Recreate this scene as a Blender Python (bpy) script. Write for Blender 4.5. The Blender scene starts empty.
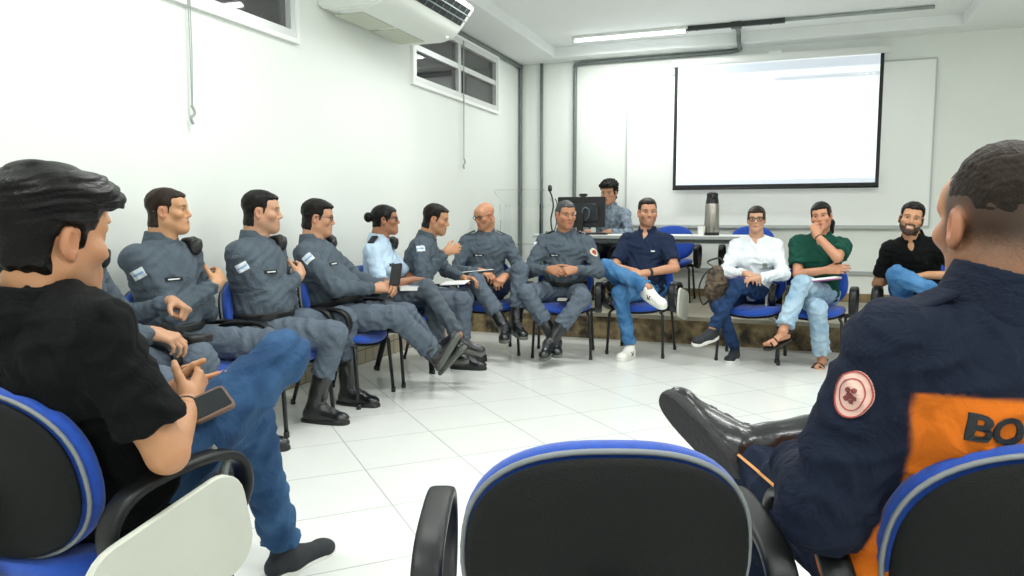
import bpy, bmesh, math
import numpy as np
from mathutils import Vector, Matrix

# ------------------------------------------------------------------ camera, world, lights, exposure
sc = bpy.context.scene
COL = sc.collection
F_PX, CAM_H, YAW, PITCH = 740.0, 1.13, math.radians(20.6), math.atan(70 / 740)
cam = bpy.data.cameras.new('camera')
cam.sensor_width = 36.0
cam.lens = 36.0 * F_PX / 1024.0
cam.clip_start = 0.02
co = bpy.data.objects.new('camera', cam)
COL.objects.link(co)
co.location = (0, 0, CAM_H)
co.rotation_euler = (math.pi / 2 - PITCH, 0, YAW)
sc.camera = co
sc.view_settings.view_transform = 'Standard'
sc.view_settings.look = 'None'
sc.view_settings.gamma = 1.0
sc.view_settings.use_curve_mapping = False
sc.view_settings.exposure = -0.5
sc.cycles.use_denoising = True
sc.cycles.max_bounces = 8
sc.cycles.diffuse_bounces = 5
sc.cycles.sample_clamp_indirect = 6.0

world = bpy.data.worlds.new('world')
sc.world = world
world.use_nodes = True
world.node_tree.nodes['Background'].inputs[0].default_value = (0.8, 0.86, 0.9, 1)
world.node_tree.nodes['Background'].inputs[1].default_value = 0.3


def area(name, loc, sx, sy, watts, color=(0.985, 1.0, 0.975)):
    l = bpy.data.lights.new(name, 'AREA')
    l.shape = 'RECTANGLE'
    l.size, l.size_y = sx, sy
    l.energy = watts
    l.color = color
    o = bpy.data.objects.new(name, l)
    o.location = loc
    COL.objects.link(o)
    return o


# the room's fluorescent battens (only the far one is in the picture)
LW = 46
area('fluorescent_light', (-1.64, 7.80, 2.97), 1.15, 0.06, LW * 0.8)
for ly in (5.3, 2.9, 0.6):
    for lx in (-1.7, 0.9):
        area('fluorescent_light', (lx, ly, 2.95), 1.2, 0.10, LW)
area('fluorescent_light', (3.2, 4.0, 2.90), 1.2, 0.10, LW)
area('fluorescent_light', (3.2, 0.6, 2.90), 1.2, 0.10, LW)
area('fluorescent_light', (-0.4, -1.6, 2.90), 1.2, 0.10, LW)

# ------------------------------------------------------------------ camera geometry helpers (pixel -> place)
C0 = np.array([0, 0, CAM_H])
FH = np.array([-math.sin(YAW), math.cos(YAW), 0.0])
RT = np.array([math.cos(YAW), math.sin(YAW), 0.0])
UP0 = np.array([0, 0, 1.0])
FW = FH * math.cos(PITCH) - UP0 * math.sin(PITCH)
UPC = FH * math.sin(PITCH) + UP0 * math.cos(PITCH)


def ray(x, y):
    return FW * F_PX + RT * (x - 512) + UPC * (288 - y)


def at(x, y, d):
    r = ray(x, y)
    return C0 + r * (d / r.dot(FH))


def at_z(x, y, z):
    r = ray(x, y)
    return C0 + r * ((z - CAM_H) / r[2])


def nrm(v):
    v = np.asarray(v, float)
    return v / max(1e-9, np.linalg.norm(v))


# ------------------------------------------------------------------ materials
def lin(c):
    if isinstance(c, str):
        c = tuple(int(c[i:i + 2], 16) / 255 for i in (0, 2, 4))
    return tuple((v / 12.92 if v <= 0.04045 else ((v + 0.055) / 1.055) ** 2.4) for v in c[:3])


_M = {}


def mat(name, color='808080', rough=0.6, bump=0.0, bscale=80.0, var=0.0, vscale=6.0, metal=0.0, spec=0.5,
        attr=None, emit=None, estr=0.0, trans=0.0, sheen=0.0, stretch=None, color2=None, coat=0.0, vdetail=4.0, wr=0.0, ior=None):
    if name in _M:
        return _M[name]
    m = bpy.data.materials.new(name)
    m.use_nodes = True
    nt = m.node_tree
    N, L = nt.nodes, nt.links
    b = N['Principled BSDF']
    b.inputs['Roughness'].default_value = rough
    b.inputs['Metallic'].default_value = metal
    b.inputs['Specular IOR Level'].default_value = spec
    if sheen:
        b.inputs['Sheen Weight'].default_value = sheen
    if coat:
        b.inputs['Coat Weight'].default_value = coat
        b.inputs['Coat Roughness'].default_value = 0.1
    if trans:
        b.inputs['Transmission Weight'].default_value = trans
        b.inputs['IOR'].default_value = ior or 1.3
    c = (*lin(color), 1)
    b.inputs['Base Color'].default_value = c
    tc = N.new('ShaderNodeTexCoord')
    mp = N.new('ShaderNodeMapping')
    L.new(tc.outputs['Object'], mp.inputs['Vector'])
    if stretch:
        mp.inputs['Scale'].default_value = stretch
    src = None
    if attr:
        a = N.new('ShaderNodeAttribute')
        a.attribute_name = attr
        src = a.outputs['Color']
    if var or color2:
        n = N.new('ShaderNodeTexNoise')
        n.inputs['Scale'].default_value = vscale
        n.inputs['Detail'].default_value = vdetail
        L.new(mp.outputs[0], n.inputs['Vector'])
        mx = N.new('ShaderNodeMix')
        mx.data_type = 'RGBA'
        rp = N.new('ShaderNodeMapRange')
        rp.inputs['From Min'].default_value = 0.35
        rp.inputs['From Max'].default_value = 0.65
        L.new(n.outputs['Fac'], rp.inputs['Value'])
        L.new(rp.outputs[0], mx.inputs[0])
        if color2:
            mx.inputs[6].default_value = c
            mx.inputs[7].default_value = (*lin(color2), 1)
        else:
            mx.blend_type = 'MULTIPLY'
            if src is not None:
                L.new(src, mx.inputs[6])
            else:
                mx.inputs[6].default_value = c
            mx.inputs[7].default_value = (1 - var, 1 - var, 1 - var, 1)
        src = mx.outputs[2]
    if src is not None:
        L.new(src, b.inputs['Base Color'])
    if bump:
        n2 = N.new('ShaderNodeTexNoise')
        n2.inputs['Scale'].default_value = bscale
        n2.inputs['Detail'].default_value = 5.0
        L.new(mp.outputs[0], n2.inputs['Vector'])
        bp = N.new('ShaderNodeBump')
        bp.inputs['Strength'].default_value = bump
        bp.inputs['Distance'].default_value = 0.01
        L.new(n2.outputs['Fac'], bp.inputs['Height'])
        L.new(bp.outputs[0], b.inputs['Normal'])
        if wr:
            n3 = N.new('ShaderNodeTexNoise')
            n3.inputs['Scale'].default_value = 9.0
            n3.inputs['Detail'].default_value = 3.0
            n3.inputs['Distortion'].default_value = 1.6
            L.new(tc.outputs['Object'], n3.inputs['Vector'])
            ab = N.new('ShaderNodeMath')
            ab.operation = 'SUBTRACT'
            L.new(n3.outputs['Fac'], ab.inputs[0])
            ab.inputs[1].default_value = 0.5
            ab2 = N.new('ShaderNodeMath')
            ab2.operation = 'ABSOLUTE'
            L.new(ab.outputs[0], ab2.inputs[0])
            bp2 = N.new('ShaderNodeBump')
            bp2.inputs['Strength'].default_value = wr
            bp2.inputs['Distance'].default_value = 0.05
            L.new(ab2.outputs[0], bp2.inputs['Height'])
            L.new(bp.outputs[0], bp2.inputs['Normal'])
            L.new(bp2.outputs[0], b.inputs['Normal'])
    if emit:
        b.inputs['Emission Color'].default_value = (*lin(emit), 1)
        b.inputs['Emission Strength'].default_value = estr
    _M[name] = m
    return m


def tile_mat(name, size, angle, ox, oy, tile, grout, mortar, rough=0.2, vertical=False):
    m = bpy.data.materials.new(name)
    m.use_nodes = True
    N, L = m.node_tree.nodes, m.node_tree.links
    b = N['Principled BSDF']
    tc = N.new('ShaderNodeTexCoord')
    mp = N.new('ShaderNodeMapping')
    mp.vector_type = 'TEXTURE'
    mp.inputs['Location'].default_value = (ox, oy, 0)
    mp.inputs['Rotation'].default_value = (0, 0, angle)
    mp.inputs['Scale'].default_value = (size, size, size)
    L.new(tc.outputs['Object'], mp.inputs[0])
    sep = N.new('ShaderNodeSeparateXYZ')
    L.new(mp.outputs[0], sep.inputs[0])

    def math_(op, a, v=None):
        n = N.new('ShaderNodeMath')
        n.operation = op
        if isinstance(a, (int, float)):
            n.inputs[0].default_value = a
        else:
            L.new(a, n.inputs[0])
        if v is not None:
            if isinstance(v, (int, float)):
                n.inputs[1].default_value = v
            else:
                L.new(v, n.inputs[1])
        return n.outputs[0]

    def edge(s):
        f = math_('FRACT', s)
        return math_('ABSOLUTE', math_('SUBTRACT', f, 0.5))
    ax = ('Y', 'Z') if vertical else ('X', 'Y')
    e = math_('MAXIMUM', edge(sep.outputs[ax[0]]), edge(sep.outputs[ax[1]]))
    g = N.new('ShaderNodeMapRange')
    g.inputs['From Min'].default_value = 0.5 - mortar / size * 0.75
    g.inputs['From Max'].default_value = 0.5 - mortar / size * 0.35
    L.new(e, g.inputs[0])
    nz = N.new('ShaderNodeTexNoise')
    nz.inputs['Scale'].default_value = 3.0
    nz.inputs['Detail'].default_value = 6
    L.new(mp.outputs[0], nz.inputs['Vector'])
    mx0 = N.new('ShaderNodeMix')
    mx0.data_type = 'RGBA'
    L.new(nz.outputs['Fac'], mx0.inputs[0])
    mx0.inputs[6].default_value = (*[v * 0.93 for v in lin(tile)], 1)
    mx0.inputs[7].default_value = (*lin(tile), 1)
    mx = N.new('ShaderNodeMix')
    mx.data_type = 'RGBA'
    L.new(g.outputs[0], mx.inputs[0])
    L.new(mx0.outputs[2], mx.inputs[6])
    mx.inputs[7].default_value = (*lin(grout), 1)
    L.new(mx.outputs[2], b.inputs['Base Color'])
    b.inputs['Roughness'].default_value = rough
    bp = N.new('ShaderNodeBump')
    bp.inputs['Strength'].default_value = 0.3
    bp.inputs['Distance'].default_value = 0.003
    bp.invert = True
    L.new(g.outputs[0], bp.inputs['Height'])
    L.new(bp.outputs[0], b.inputs['Normal'])
    return m


# ------------------------------------------------------------------ mesh helpers
def link_mesh(name, verts, faces, m, parent=None, loc=None, smooth=False):
    me = bpy.data.meshes.new(name)
    me.from_pydata([tuple(map(float, v)) for v in verts], [], [tuple(f) for f in faces])
    me.update()
    if m is not None:
        me.materials.append(m)
    if smooth:
        me.polygons.foreach_set('use_smooth', [True] * len(me.polygons))
    o = bpy.data.objects.new(name, me)
    COL.objects.link(o)
    if parent is not None:
        o.parent = parent
    if loc is not None:
        o.location = loc
    return o


def tag(o, label=None, cat=None, group=None, kind=None):
    if label:
        o['label'] = label
    if cat:
        o['category'] = cat
    if group:
        o['group'] = group
    if kind:
        o['kind'] = kind
    return o


def empty(name, loc=(0, 0, 0), rz=0.0):
    o = bpy.data.objects.new(name, None)
    o.empty_display_size = 0.1
    o.location = loc
    o.rotation_euler = (0, 0, rz)
    COL.objects.link(o)
    return o


class MB:
    """collects boxes, tubes, prisms; build() links them as one mesh"""

    def __init__(s):
        s.v, s.f = [], []

    def add(s, v, f):
        n = len(s.v)
        s.v += [tuple(map(float, p)) for p in v]
        s.f += [tuple(i + n for i in q) for q in f]
        return s

    def box(s, lo, hi):
        (a, b, c), (d, e, f) = lo, hi
        return s.add([(a, b, c), (d, b, c), (d, e, c), (a, e, c), (a, b, f), (d, b, f), (d, e, f), (a, e, f)],
                     [(3, 2, 1, 0), (4, 5, 6, 7), (0, 1, 5, 4), (1, 2, 6, 5), (2, 3, 7, 6), (3, 0, 4, 7)])

    def tube(s, pts, r, n=10, closed=False, sy=None, up=None):
        """round (or elliptical / rounded-rectangular when r=(rx,ry)) tube along a path"""
        P = [np.array(p, float) for p in pts]
        k = len(P)
        rx, ry = (r, r) if not isinstance(r, tuple) else r
        V = []
        U = None
        for i in range(k):
            if closed:
                t = nrm(P[(i + 1) % k] - P[i - 1])
            else:
                t = nrm(P[min(i + 1, k - 1)] - P[max(i - 1, 0)])
            if up is not None:
                U = np.array(up, float)
            elif U is None:
                U = np.array([0, 0, 1.0]) if abs(t[2]) < 0.9 else np.array([1.0, 0, 0])
            U = nrm(U - t * U.dot(t))
            W = np.cross(t, U)
            for j in range(n):
                a = 2 * math.pi * (j + 0.5) / n
                ca, sa = math.cos(a), math.sin(a)
                if isinstance(r, tuple):
                    ca = math.copysign(abs(ca) ** 0.55, ca)
                    sa = math.copysign(abs(sa) ** 0.55, sa)
                V.append(P[i] + U * (rx * ca) + W * (ry * sa))
        Fc = []
        for i in range(k if closed else k - 1):
            i2 = (i + 1) % k
            for j in range(n):
                j2 = (j + 1) % n
                Fc.append((i * n + j, i * n + j2, i2 * n + j2, i2 * n + j))
        if not closed:
            Fc.append(tuple(range(n - 1, -1, -1)))
            Fc.append(tuple((k - 1) * n + j for j in range(n)))
        return s.add(V, Fc)

    def lathe(s, prof, c=(0, 0, 0), n=32):
        V, Fc = [], []
        k = len(prof)
        for i in range(n):
            a = 2 * math.pi * i / n
            for (r, z) in prof:
                V.append((c[0] + r * math.cos(a), c[1] + r * math.sin(a), c[2] + z))
        for i in range(n):
            i2 = (i + 1) % n
            for j in range(k - 1):
                Fc.append((i * k + j, i2 * k + j, i2 * k + j + 1, i * k + j + 1))
        return s.add(V, Fc)

    def slab(s, outline, z0, z1, M=None, bev=0.0):
        """prism of an outline (list of 2d points) between z0,z1 with bevelled rim; M maps local->place"""
        o = [np.array(p, float) for p in outline]
        c = sum(o) / len(o)
        n = len(o)
        layers = [(z0, bev), (z0 + bev, 0), (z1 - bev, 0), (z1, bev)] if bev else [(z0, 0), (z1, 0)]
        V = []
        for z, ins in layers:
            for p in o:
                d = p - c
                L = np.linalg.norm(d)
                q = c + d * max(0.0, 1 - ins / max(L, 1e-6))
                V.append((q[0], q[1], z))
        if M is not None:
            V = [tuple(M @ Vector(v)) for v in V]
        Fc = [tuple(range(n - 1, -1, -1)), tuple((len(layers) - 1) * n + j for j in range(n))]
        for i in range(len(layers) - 1):
            for j in range(n):
                j2 = (j + 1) % n
                Fc.append((i * n + j, i * n + j2, (i + 1) * n + j2, (i + 1) * n + j))
        return s.add(V, Fc)

    def build(s, name, m, parent=None, loc=None, smooth=False, bevel=0.0, auto=False):
        o = link_mesh(name, s.v, s.f, m, parent, loc, smooth)
        if bevel or auto:
            bm = bmesh.new()
            bm.from_mesh(o.data)
            if bevel:
                bmesh.ops.bevel(bm, geom=list(bm.edges), offset=bevel, segments=2, affect='EDGES', clamp_overlap=True)
            bm.normal_update()
            for f in bm.faces:
                f.smooth = True
            for e in bm.edges:
                if len(e.link_faces) == 2 and e.calc_face_angle(0) > math.radians(38):
                    e.smooth = False
            bm.to_mesh(o.data)
            bm.free()
        return o


def rrect(w, h, r, n=6):
    out = []
    for cx, cy, a0 in ((w / 2 - r, h / 2 - r, 0), (-w / 2 + r, h / 2 - r, 90), (-w / 2 + r, -h / 2 + r, 180),
                       (w / 2 - r, -h / 2 + r, 270)):
        for i in range(n + 1):
            a = math.radians(a0 + 90 * i / n)
            out.append((cx + r * math.cos(a), cy + r * math.sin(a)))
    return out


def spline(pts, n=8, closed=False):
    P = [np.array(p, float) for p in pts]
    k = len(P)
    out = []
    for i in range(k if closed else k - 1):
        if closed:
            p0, p1, p2, p3 = P[i - 1], P[i], P[(i + 1) % k], P[(i + 2) % k]
        else:
            p0, p1, p2, p3 = P[max(i - 1, 0)], P[i], P[i + 1], P[min(i + 2, k - 1)]
        for j in range(n):
            t = j / n
            out.append(0.5 * ((2 * p1) + (-p0 + p2) * t + (2 * p0 - 5 * p1 + 4 * p2 - p3) * t * t
                              + (-p0 + 3 * p1 - 3 * p2 + p3) * t ** 3))
    if not closed:
        out.append(P[-1])
    return out


# ------------------------------------------------------------------ implicit surfaces
def smin(a, b, k):
    if k <= 0:
        return np.minimum(a, b)
    h = np.maximum(k - np.abs(a - b), 0) / k
    return np.minimum(a, b) - h * h * (k * 0.25)


def folds(X, Y, Z, f, s):
    w = np.sin(f * 0.45 * (X + 1.7 * Z - .4 * Y) + s) * 1.2
    n1 = np.sin(f * (.75 * X + .6 * Y - .45 * Z) + w * 1.6 + s * 1.3)
    n2 = np.sin(f * 1.6 * (.35 * X - .8 * Y + .6 * Z) + 1.7 * w + 2.1 * s)
    return 0.65 * (1 - 2 * np.abs(n1)) + 0.35 * n2


class Fld:
    def __init__(s):
        s.ops = []

    def op(s, fn, lo, hi, k=0.0, mode='u'):
        s.ops.append((fn, None if lo is None else np.array(lo, float), None if hi is None else np.array(hi, float), k, mode))
        return s

    def cone(s, a, b, ra, rb, k=0.02, flat=False, fold=None, mode='u', sq=None):
        """tapered capsule; sq=(axis, factor) squashes across an axis"""
        a = np.array(a, float)
        b = np.array(b, float)
        ab = b - a
        L2 = float(ab.dot(ab)) + 1e-12
        L = math.sqrt(L2)
        r = max(ra, rb)
        rp = 0.0
        if sq is not None:
            ax = nrm(sq[0])
            fac = sq[1]
            r *= max(1.0, 1 / fac)

        def fn(X, Y, Z):
            x, y, z = X - a[0], Y - a[1], Z - a[2]
            t0 = (x * ab[0] + y * ab[1] + z * ab[2]) / L2
            t = np.clip(t0, 0, 1)
            x = x - t * ab[0]
            y = y - t * ab[1]
            z = z - t * ab[2]
            if sq is not None:
                q = (x * ax[0] + y * ax[1] + z * ax[2]) * (fac - 1)
                x = x + q * ax[0]
                y = y + q * ax[1]
                z = z + q * ax[2]
            rad = ra + t * (rb - ra)
            if fold is not None:
                amp, n, ph = fold
                w = 0.25 + np.exp(-((t - 1) / .35) ** 2) + .6 * np.exp(-(t / .25) ** 2)
                side = 1.5 * np.sin(31 * (x * 1.3 + y - z * .8) + ph)
                rad = rad + amp * w * (1 - 1.6 * np.abs(np.sin(math.pi * n * t + side + ph)))
            d = np.sqrt(x * x + y * y + z * z) - rad
            if flat:
                d = np.maximum(d, (t0 - 1) * L)
            return d
        lo = np.minimum(a - r, b - r)
        hi = np.maximum(a + r, b + r)
        return s.op(fn, lo - rp, hi + rp, k, mode)

    def ell(s, c, r, M=None, k=0.02, mode='u'):
        c = np.array(c, float)
        r = np.array(r, float)
        M = np.eye(3) if M is None else np.array(M, float)

        def fn(X, Y, Z):
            x, y, z = X - c[0], Y - c[1], Z - c[2]
            u = (x * M[0, 0] + y * M[0, 1] + z * M[0, 2]) / r[0]
            v = (x * M[1, 0] + y * M[1, 1] + z * M[1, 2]) / r[1]
            w = (x * M[2, 0] + y * M[2, 1] + z * M[2, 2]) / r[2]
            k0 = np.sqrt(u * u + v * v + w * w)
            k1 = np.sqrt((u / r[0]) ** 2 + (v / r[1]) ** 2 + (w / r[2]) ** 2)
            return k0 * (k0 - 1) / np.maximum(k1, 1e-6)
        ext = np.sqrt(((M * r[:, None]) ** 2).sum(0))
        return s.op(fn, c - ext, c + ext, k, mode)

    def box(s, c, h, M=None, rad=0.01, k=0.0, mode='u'):
        c = np.array(c, float)
        M = np.eye(3) if M is None else np.array(M, float)
        hh = np.maximum(np.array(h, float) - rad, 1e-4)

        def fn(X, Y, Z):
            x, y, z = X - c[0], Y - c[1], Z - c[2]
            q = [np.abs(x * M[i, 0] + y * M[i, 1] + z * M[i, 2]) - hh[i] for i in range(3)]
            o = np.sqrt(np.maximum(q[0], 0) ** 2 + np.maximum(q[1], 0) ** 2 + np.maximum(q[2], 0) ** 2)
            return o + np.minimum(np.maximum(q[0], np.maximum(q[1], q[2])), 0) - rad
        ext = np.sqrt(((M * np.array(h, float)[:, None]) ** 2).sum(0))
        return s.op(fn, c - ext, c + ext, k, mode)

    def comb(s, D, d, k, mode):
        if mode == 'u':
            return smin(D, d, k)
        if mode == 's':
            return -smin(-D, d, k)
        if mode == 'i':
            return -smin(-D, -d, k)
        if mode == 'n':
            return D + d
        raise ValueError

    def grid(s, lo, hi, h, padx=.012):
        lo = np.array(lo, float)
        n = np.maximum(np.ceil((np.array(hi) - lo) / h).astype(int) + 1, 3)
        ax = [(lo[i] + h * np.arange(n[i])).astype(np.float32) for i in range(3)]
        D = np.full(tuple(n), 1.0, np.float32)
        for fn, bl, bh, k, mode in s.ops:
            if mode == 'n':
                I = np.nonzero(np.abs(D) < 0.04)
                D[I] += fn(ax[0][I[0]], ax[1][I[1]], ax[2][I[2]]).astype(np.float32)
                continue
            if bl is None:
                i0, i1 = [0, 0, 0], list(n)
            else:
                pad = k + 2.5 * h + padx
                i0 = [int(max(0, math.floor((bl[i] - pad - lo[i]) / h))) for i in range(3)]
                i1 = [int(min(n[i], math.ceil((bh[i] + pad - lo[i]) / h) + 1)) for i in range(3)]
                if any(i1[i] <= i0[i] for i in range(3)):
                    continue
            sl = tuple(slice(i0[i], i1[i]) for i in range(3))
            X = ax[0][sl[0]][:, None, None]
            Y = ax[1][sl[1]][None, :, None]
            Z = ax[2][sl[2]][None, None, :]
            D[sl] = s.comb(D[sl], fn(X, Y, Z).astype(np.float32), k, mode)
        return D, lo

    def at(s, P):
        P = np.asarray(P, float)
        X, Y, Z = P[:, 0], P[:, 1], P[:, 2]
        D = np.full(len(P), 1.0)
        for fn, bl, bh, k, mode in s.ops:
            D = s.comb(D, fn(X, Y, Z), k, mode)
        return D

    def bounds(s, pad=0.02):
        lo = np.min([o[1] for o in s.ops if o[1] is not None and o[4] == 'u'], axis=0)
        hi = np.max([o[2] for o in s.ops if o[2] is not None and o[4] == 'u'], axis=0)
        return lo - pad, hi + pad


def surface_nets(D, lo, h):
    D = np.nan_to_num(D, nan=1.0)
    # close the volume at the box faces
    for a in range(3):
        sl = [slice(None)] * 3
        for e in (0, -1):
            sl[a] = e
            D[tuple(sl)] = np.maximum(D[tuple(sl)], 1e-4)
    S = D < 0
    n = np.array(D.shape)
    c = np.zeros(n - 1, np.int8)
    for dx in (0, 1):
        for dy in (0, 1):
            for dz in (0, 1):
                c += S[dx:n[0] - 1 + dx, dy:n[1] - 1 + dy, dz:n[2] - 1 + dz]
    act = (c > 0) & (c < 8)
    I = np.argwhere(act)
    if len(I) == 0:
        return np.zeros((0, 3)), np.zeros((0, 4), int)
    corners = np.array([(x, y, z) for x in (0, 1) for y in (0, 1) for z in (0, 1)])
    val = np.stack([D[I[:, 0] + q[0], I[:, 1] + q[1], I[:, 2] + q[2]] for q in corners], 1)
    acc = np.zeros((len(I), 3))
    cnt = np.zeros(len(I))
    for i in range(8):
        for j in range(i + 1, 8):
            if np.abs(corners[i] - corners[j]).sum() != 1:
                continue
            a, b = val[:, i], val[:, j]
            x = (a < 0) != (b < 0)
            t = np.where(x, a / np.where(np.abs(a - b) < 1e-9, 1, a - b), 0)
            p = corners[i] + t[:, None] * (corners[j] - corners[i])
            acc += np.where(x[:, None], p, 0)
            cnt += x
    V = lo + h * (I + acc / cnt[:, None])
    idx = np.full(n - 1, -1, np.int64)
    idx[act] = np.arange(len(I))
    F = []
    for a in range(3):
        b, cc = (a + 1) % 3, (a + 2) % 3
        s0 = [slice(None)] * 3
        s1 = [slice(None)] * 3
        s0[a] = slice(0, -1)
        s1[a] = slice(1, None)
        for q in (b, cc):
            s0[q] = slice(1, -1)
            s1[q] = slice(1, -1)
        A, B = S[tuple(s0)], S[tuple(s1)]
        for flip, msk in ((False, A & ~B), (True, ~A & B)):
            E = np.argwhere(msk)
            if len(E) == 0:
                continue
            E[:, b] += 1
            E[:, cc] += 1

            def cell(db, dc):
                Q = E.copy()
                Q[:, b] += db
                Q[:, cc] += dc
                return idx[Q[:, 0], Q[:, 1], Q[:, 2]]
            quad = np.stack([cell(-1, -1), cell(0, -1), cell(0, 0), cell(-1, 0)], 1)
            F.append(quad[:, ::-1] if flip else quad)
    F = np.concatenate(F) if F else np.zeros((0, 4), int)
    F = F[(F >= 0).all(1)]
    return V, F


def fast_mesh(name, V, F, m, parent=None, origin=(0, 0, 0), colors=None):
    V = np.asarray(V, float) - np.asarray(origin, float)
    me = bpy.data.meshes.new(name)
    me.vertices.add(len(V))
    me.vertices.foreach_set('co', V.astype(np.float32).ravel())
    me.loops.add(F.size)
    me.loops.foreach_set('vertex_index', F.astype(np.int32).ravel())
    me.polygons.add(len(F))
    me.polygons.foreach_set('loop_start', np.arange(0, F.size, 4, dtype=np.int32))
    me.polygons.foreach_set('loop_total', np.full(len(F), 4, np.int32))
    me.polygons.foreach_set('use_smooth', np.ones(len(F), bool))
    if colors is not None:
        ca = me.color_attributes.new('Col', 'FLOAT_COLOR', 'POINT')
        ca.data.foreach_set('color', np.concatenate([colors, np.ones((len(V), 1))], 1).astype(np.float32).ravel())
    me.update(calc_edges=True)
    me.validate()
    if m is not None:
        me.materials.append(m)
    o = bpy.data.objects.new(name, me)
    COL.objects.link(o)
    if parent is not None:
        o.parent = parent
    return o


def fld_mesh(fld, name, m, h, parent=None, origin=(0, 0, 0), lo=None, hi=None, colors=None, post=None):
    if lo is None:
        lo, hi = fld.bounds()
    D, l0 = fld.grid(lo, hi, h)
    if post is not None:
        D = post(D, l0, h)
    V, F = surface_nets(D, l0, h)
    return fast_mesh(name, V, F, m, parent, origin, colors(V) if colors else None)


def decal(fld, c, d, up, w, h, name, m, parent, origin, shape='rect', n=(10, 8), off=0.003, verts2d=None, faces=None, reach=0.16):
    """a patch sewn onto a garment: a small sheet laid onto the surface along direction d"""
    d = nrm(d)
    r = nrm(np.cross(d, up))
    u = np.cross(r, d)
    if verts2d is None:
        G = [(i / n[0] - .5, j / n[1] - .5) for j in range(n[1] + 1) for i in range(n[0] + 1)]
        if shape == 'disc':
            G = [(a * math.sqrt(max(0, 1 - 2 * b * b)), b * math.sqrt(max(0, 1 - 2 * a * a))) for a, b in G]
        P2 = [(a * w, b * h) for a, b in G]
        q = n[0] + 1
        faces = [(j * q + i, j * q + i + 1, (j + 1) * q + i + 1, (j + 1) * q + i) for j in range(n[1]) for i in range(n[0])]
    else:
        P2 = verts2d
    P = np.array([np.asarray(c) + r * a + u * b - d * reach for a, b in P2])
    t = np.zeros(len(P))
    for _ in range(60):
        t += np.clip(fld.at(P + d * t[:, None]) * 0.7, -0.01, 0.05)
        t = np.minimum(t, 2 * reach)
    Q = P + d * (t - off)[:, None]
    Q2 = P + d * (t + 0.004)[:, None]
    nv = len(Q)
    V = np.concatenate([Q, Q2]) - np.asarray(origin)
    ec = {}
    for f in faces:
        for i in range(len(f)):
            e = (f[i], f[(i + 1) % len(f)])
            ec[e] = ec.get(e, 0) + 1
    fs = list(faces) + [tuple(i + nv for i in reversed(f)) for f in faces]
    fs += [(a, a + nv, b + nv, b)[::-1] for (a, b) in ec if (b, a) not in ec]
    o = link_mesh(name, V, fs, m, parent, smooth=False)
    bm = bmesh.new()
    bm.from_mesh(o.data)
    bmesh.ops.recalc_face_normals(bm, faces=bm.faces)
    bm.to_mesh(o.data)
    bm.free()
    return o


def text_shape(txt, size, bold=0.0):
    cu = bpy.data.curves.new('lettering', 'FONT')
    cu.body = txt
    cu.size = size
    cu.offset = bold
    cu.resolution_u = 3
    o = bpy.data.objects.new('lettering', cu)
    COL.objects.link(o)
    bpy.context.view_layer.update()
    dg = bpy.context.evaluated_depsgraph_get()
    me = bpy.data.meshes.new_from_object(o.evaluated_get(dg))
    bpy.data.objects.remove(o)
    v = [(p.co.x, p.co.y) for p in me.vertices]
    f = [tuple(p.vertices) for p in me.polygons]
    bpy.data.meshes.remove(me)
    bpy.data.curves.remove(cu)
    return v, f

# ------------------------------------------------------------------ the room
WX, BY, CZ, RX, FY = -3.10, 8.50, 2.94, 4.6, -2.6      # left wall, back wall, ceiling, right wall, front wall
PY, PZ = 6.70, 0.25                                     # platform front edge and height
m_wall = mat('wall_paint', 'e6eae5', .55, bump=.03, bscale=60, var=.03, vscale=1.5)
m_ceil = mat('ceiling_paint', 'eef1f0', .7, var=.02, vscale=1.2)
m_white = mat('white_enamel', 'eef0ee', .35)
m_cream = mat('cream_trim', 'e3e4d6', .6)
m_alu = mat('aluminium', 'd5d8d6', .35, metal=.3)
m_black = mat('black_plastic', '17191a', .42, bump=.05, bscale=300)
m_gmetal = mat('grey_conduit', '6f7876', .45, var=.15, vscale=20)
m_dark = mat('dark_steel', '1b1d1f', .4)


def struct(o):
    o['kind'] = 'structure'
    return o


b = MB().box((WX - .2, FY - .2, -.12), (RX + .2, BY + .2, 0))
struct(b.build('floor', tile_mat('floor_tiles', .455, math.radians(45.2), -2.084 - .0, 3.126, 'e6e8e4', 'b4bab5', .005, .16)))
struct(MB().box((WX - .2, BY, 0), (RX + .2, BY + .2, 3.2)).build('wall_back', m_wall))
struct(MB().box((RX, FY - .2, 0), (RX + .2, BY, 3.2)).build('wall_right', m_wall))
struct(MB().box((WX - .2, FY - .2, 0), (RX, FY, 3.2)).build('wall_front', m_wall))
# left wall with two window openings
W1 = (2.55, 4.17, 2.30, 2.86)
W2 = (5.80, 7.745, 2.305, 2.87)
b = MB()
b.box((WX - .2, FY, 0), (WX, BY, W1[2])).box((WX - .2, FY, W1[3]), (WX, BY, 3.2))
b.box((WX - .2, FY, W1[2]), (WX, W1[0], W1[3])).box((WX - .2, W1[1], W1[2]), (WX, W2[0], W1[3])).box((WX - .2, W2[1], W1[2]), (WX, BY, W1[3]))
struct(b.build('wall_left', m_wall))
# ceiling with a shallow recess that holds the lamps
R0, R1, RYB, RYF, RZ = -2.57, 1.45, 8.22, -1.9, 3.05
b = MB()
b.box((WX, FY, CZ), (R0, BY, 3.2)).box((R1, FY, CZ), (RX, BY, 3.2)).box((R0, RYB, CZ), (R1, BY, 3.2)).box((R0, FY, CZ), (R1, RYF, 3.2)).box((R0, RYF, RZ), (R1, RYB, 3.2))
struct(b.build('ceiling', m_ceil))
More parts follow.
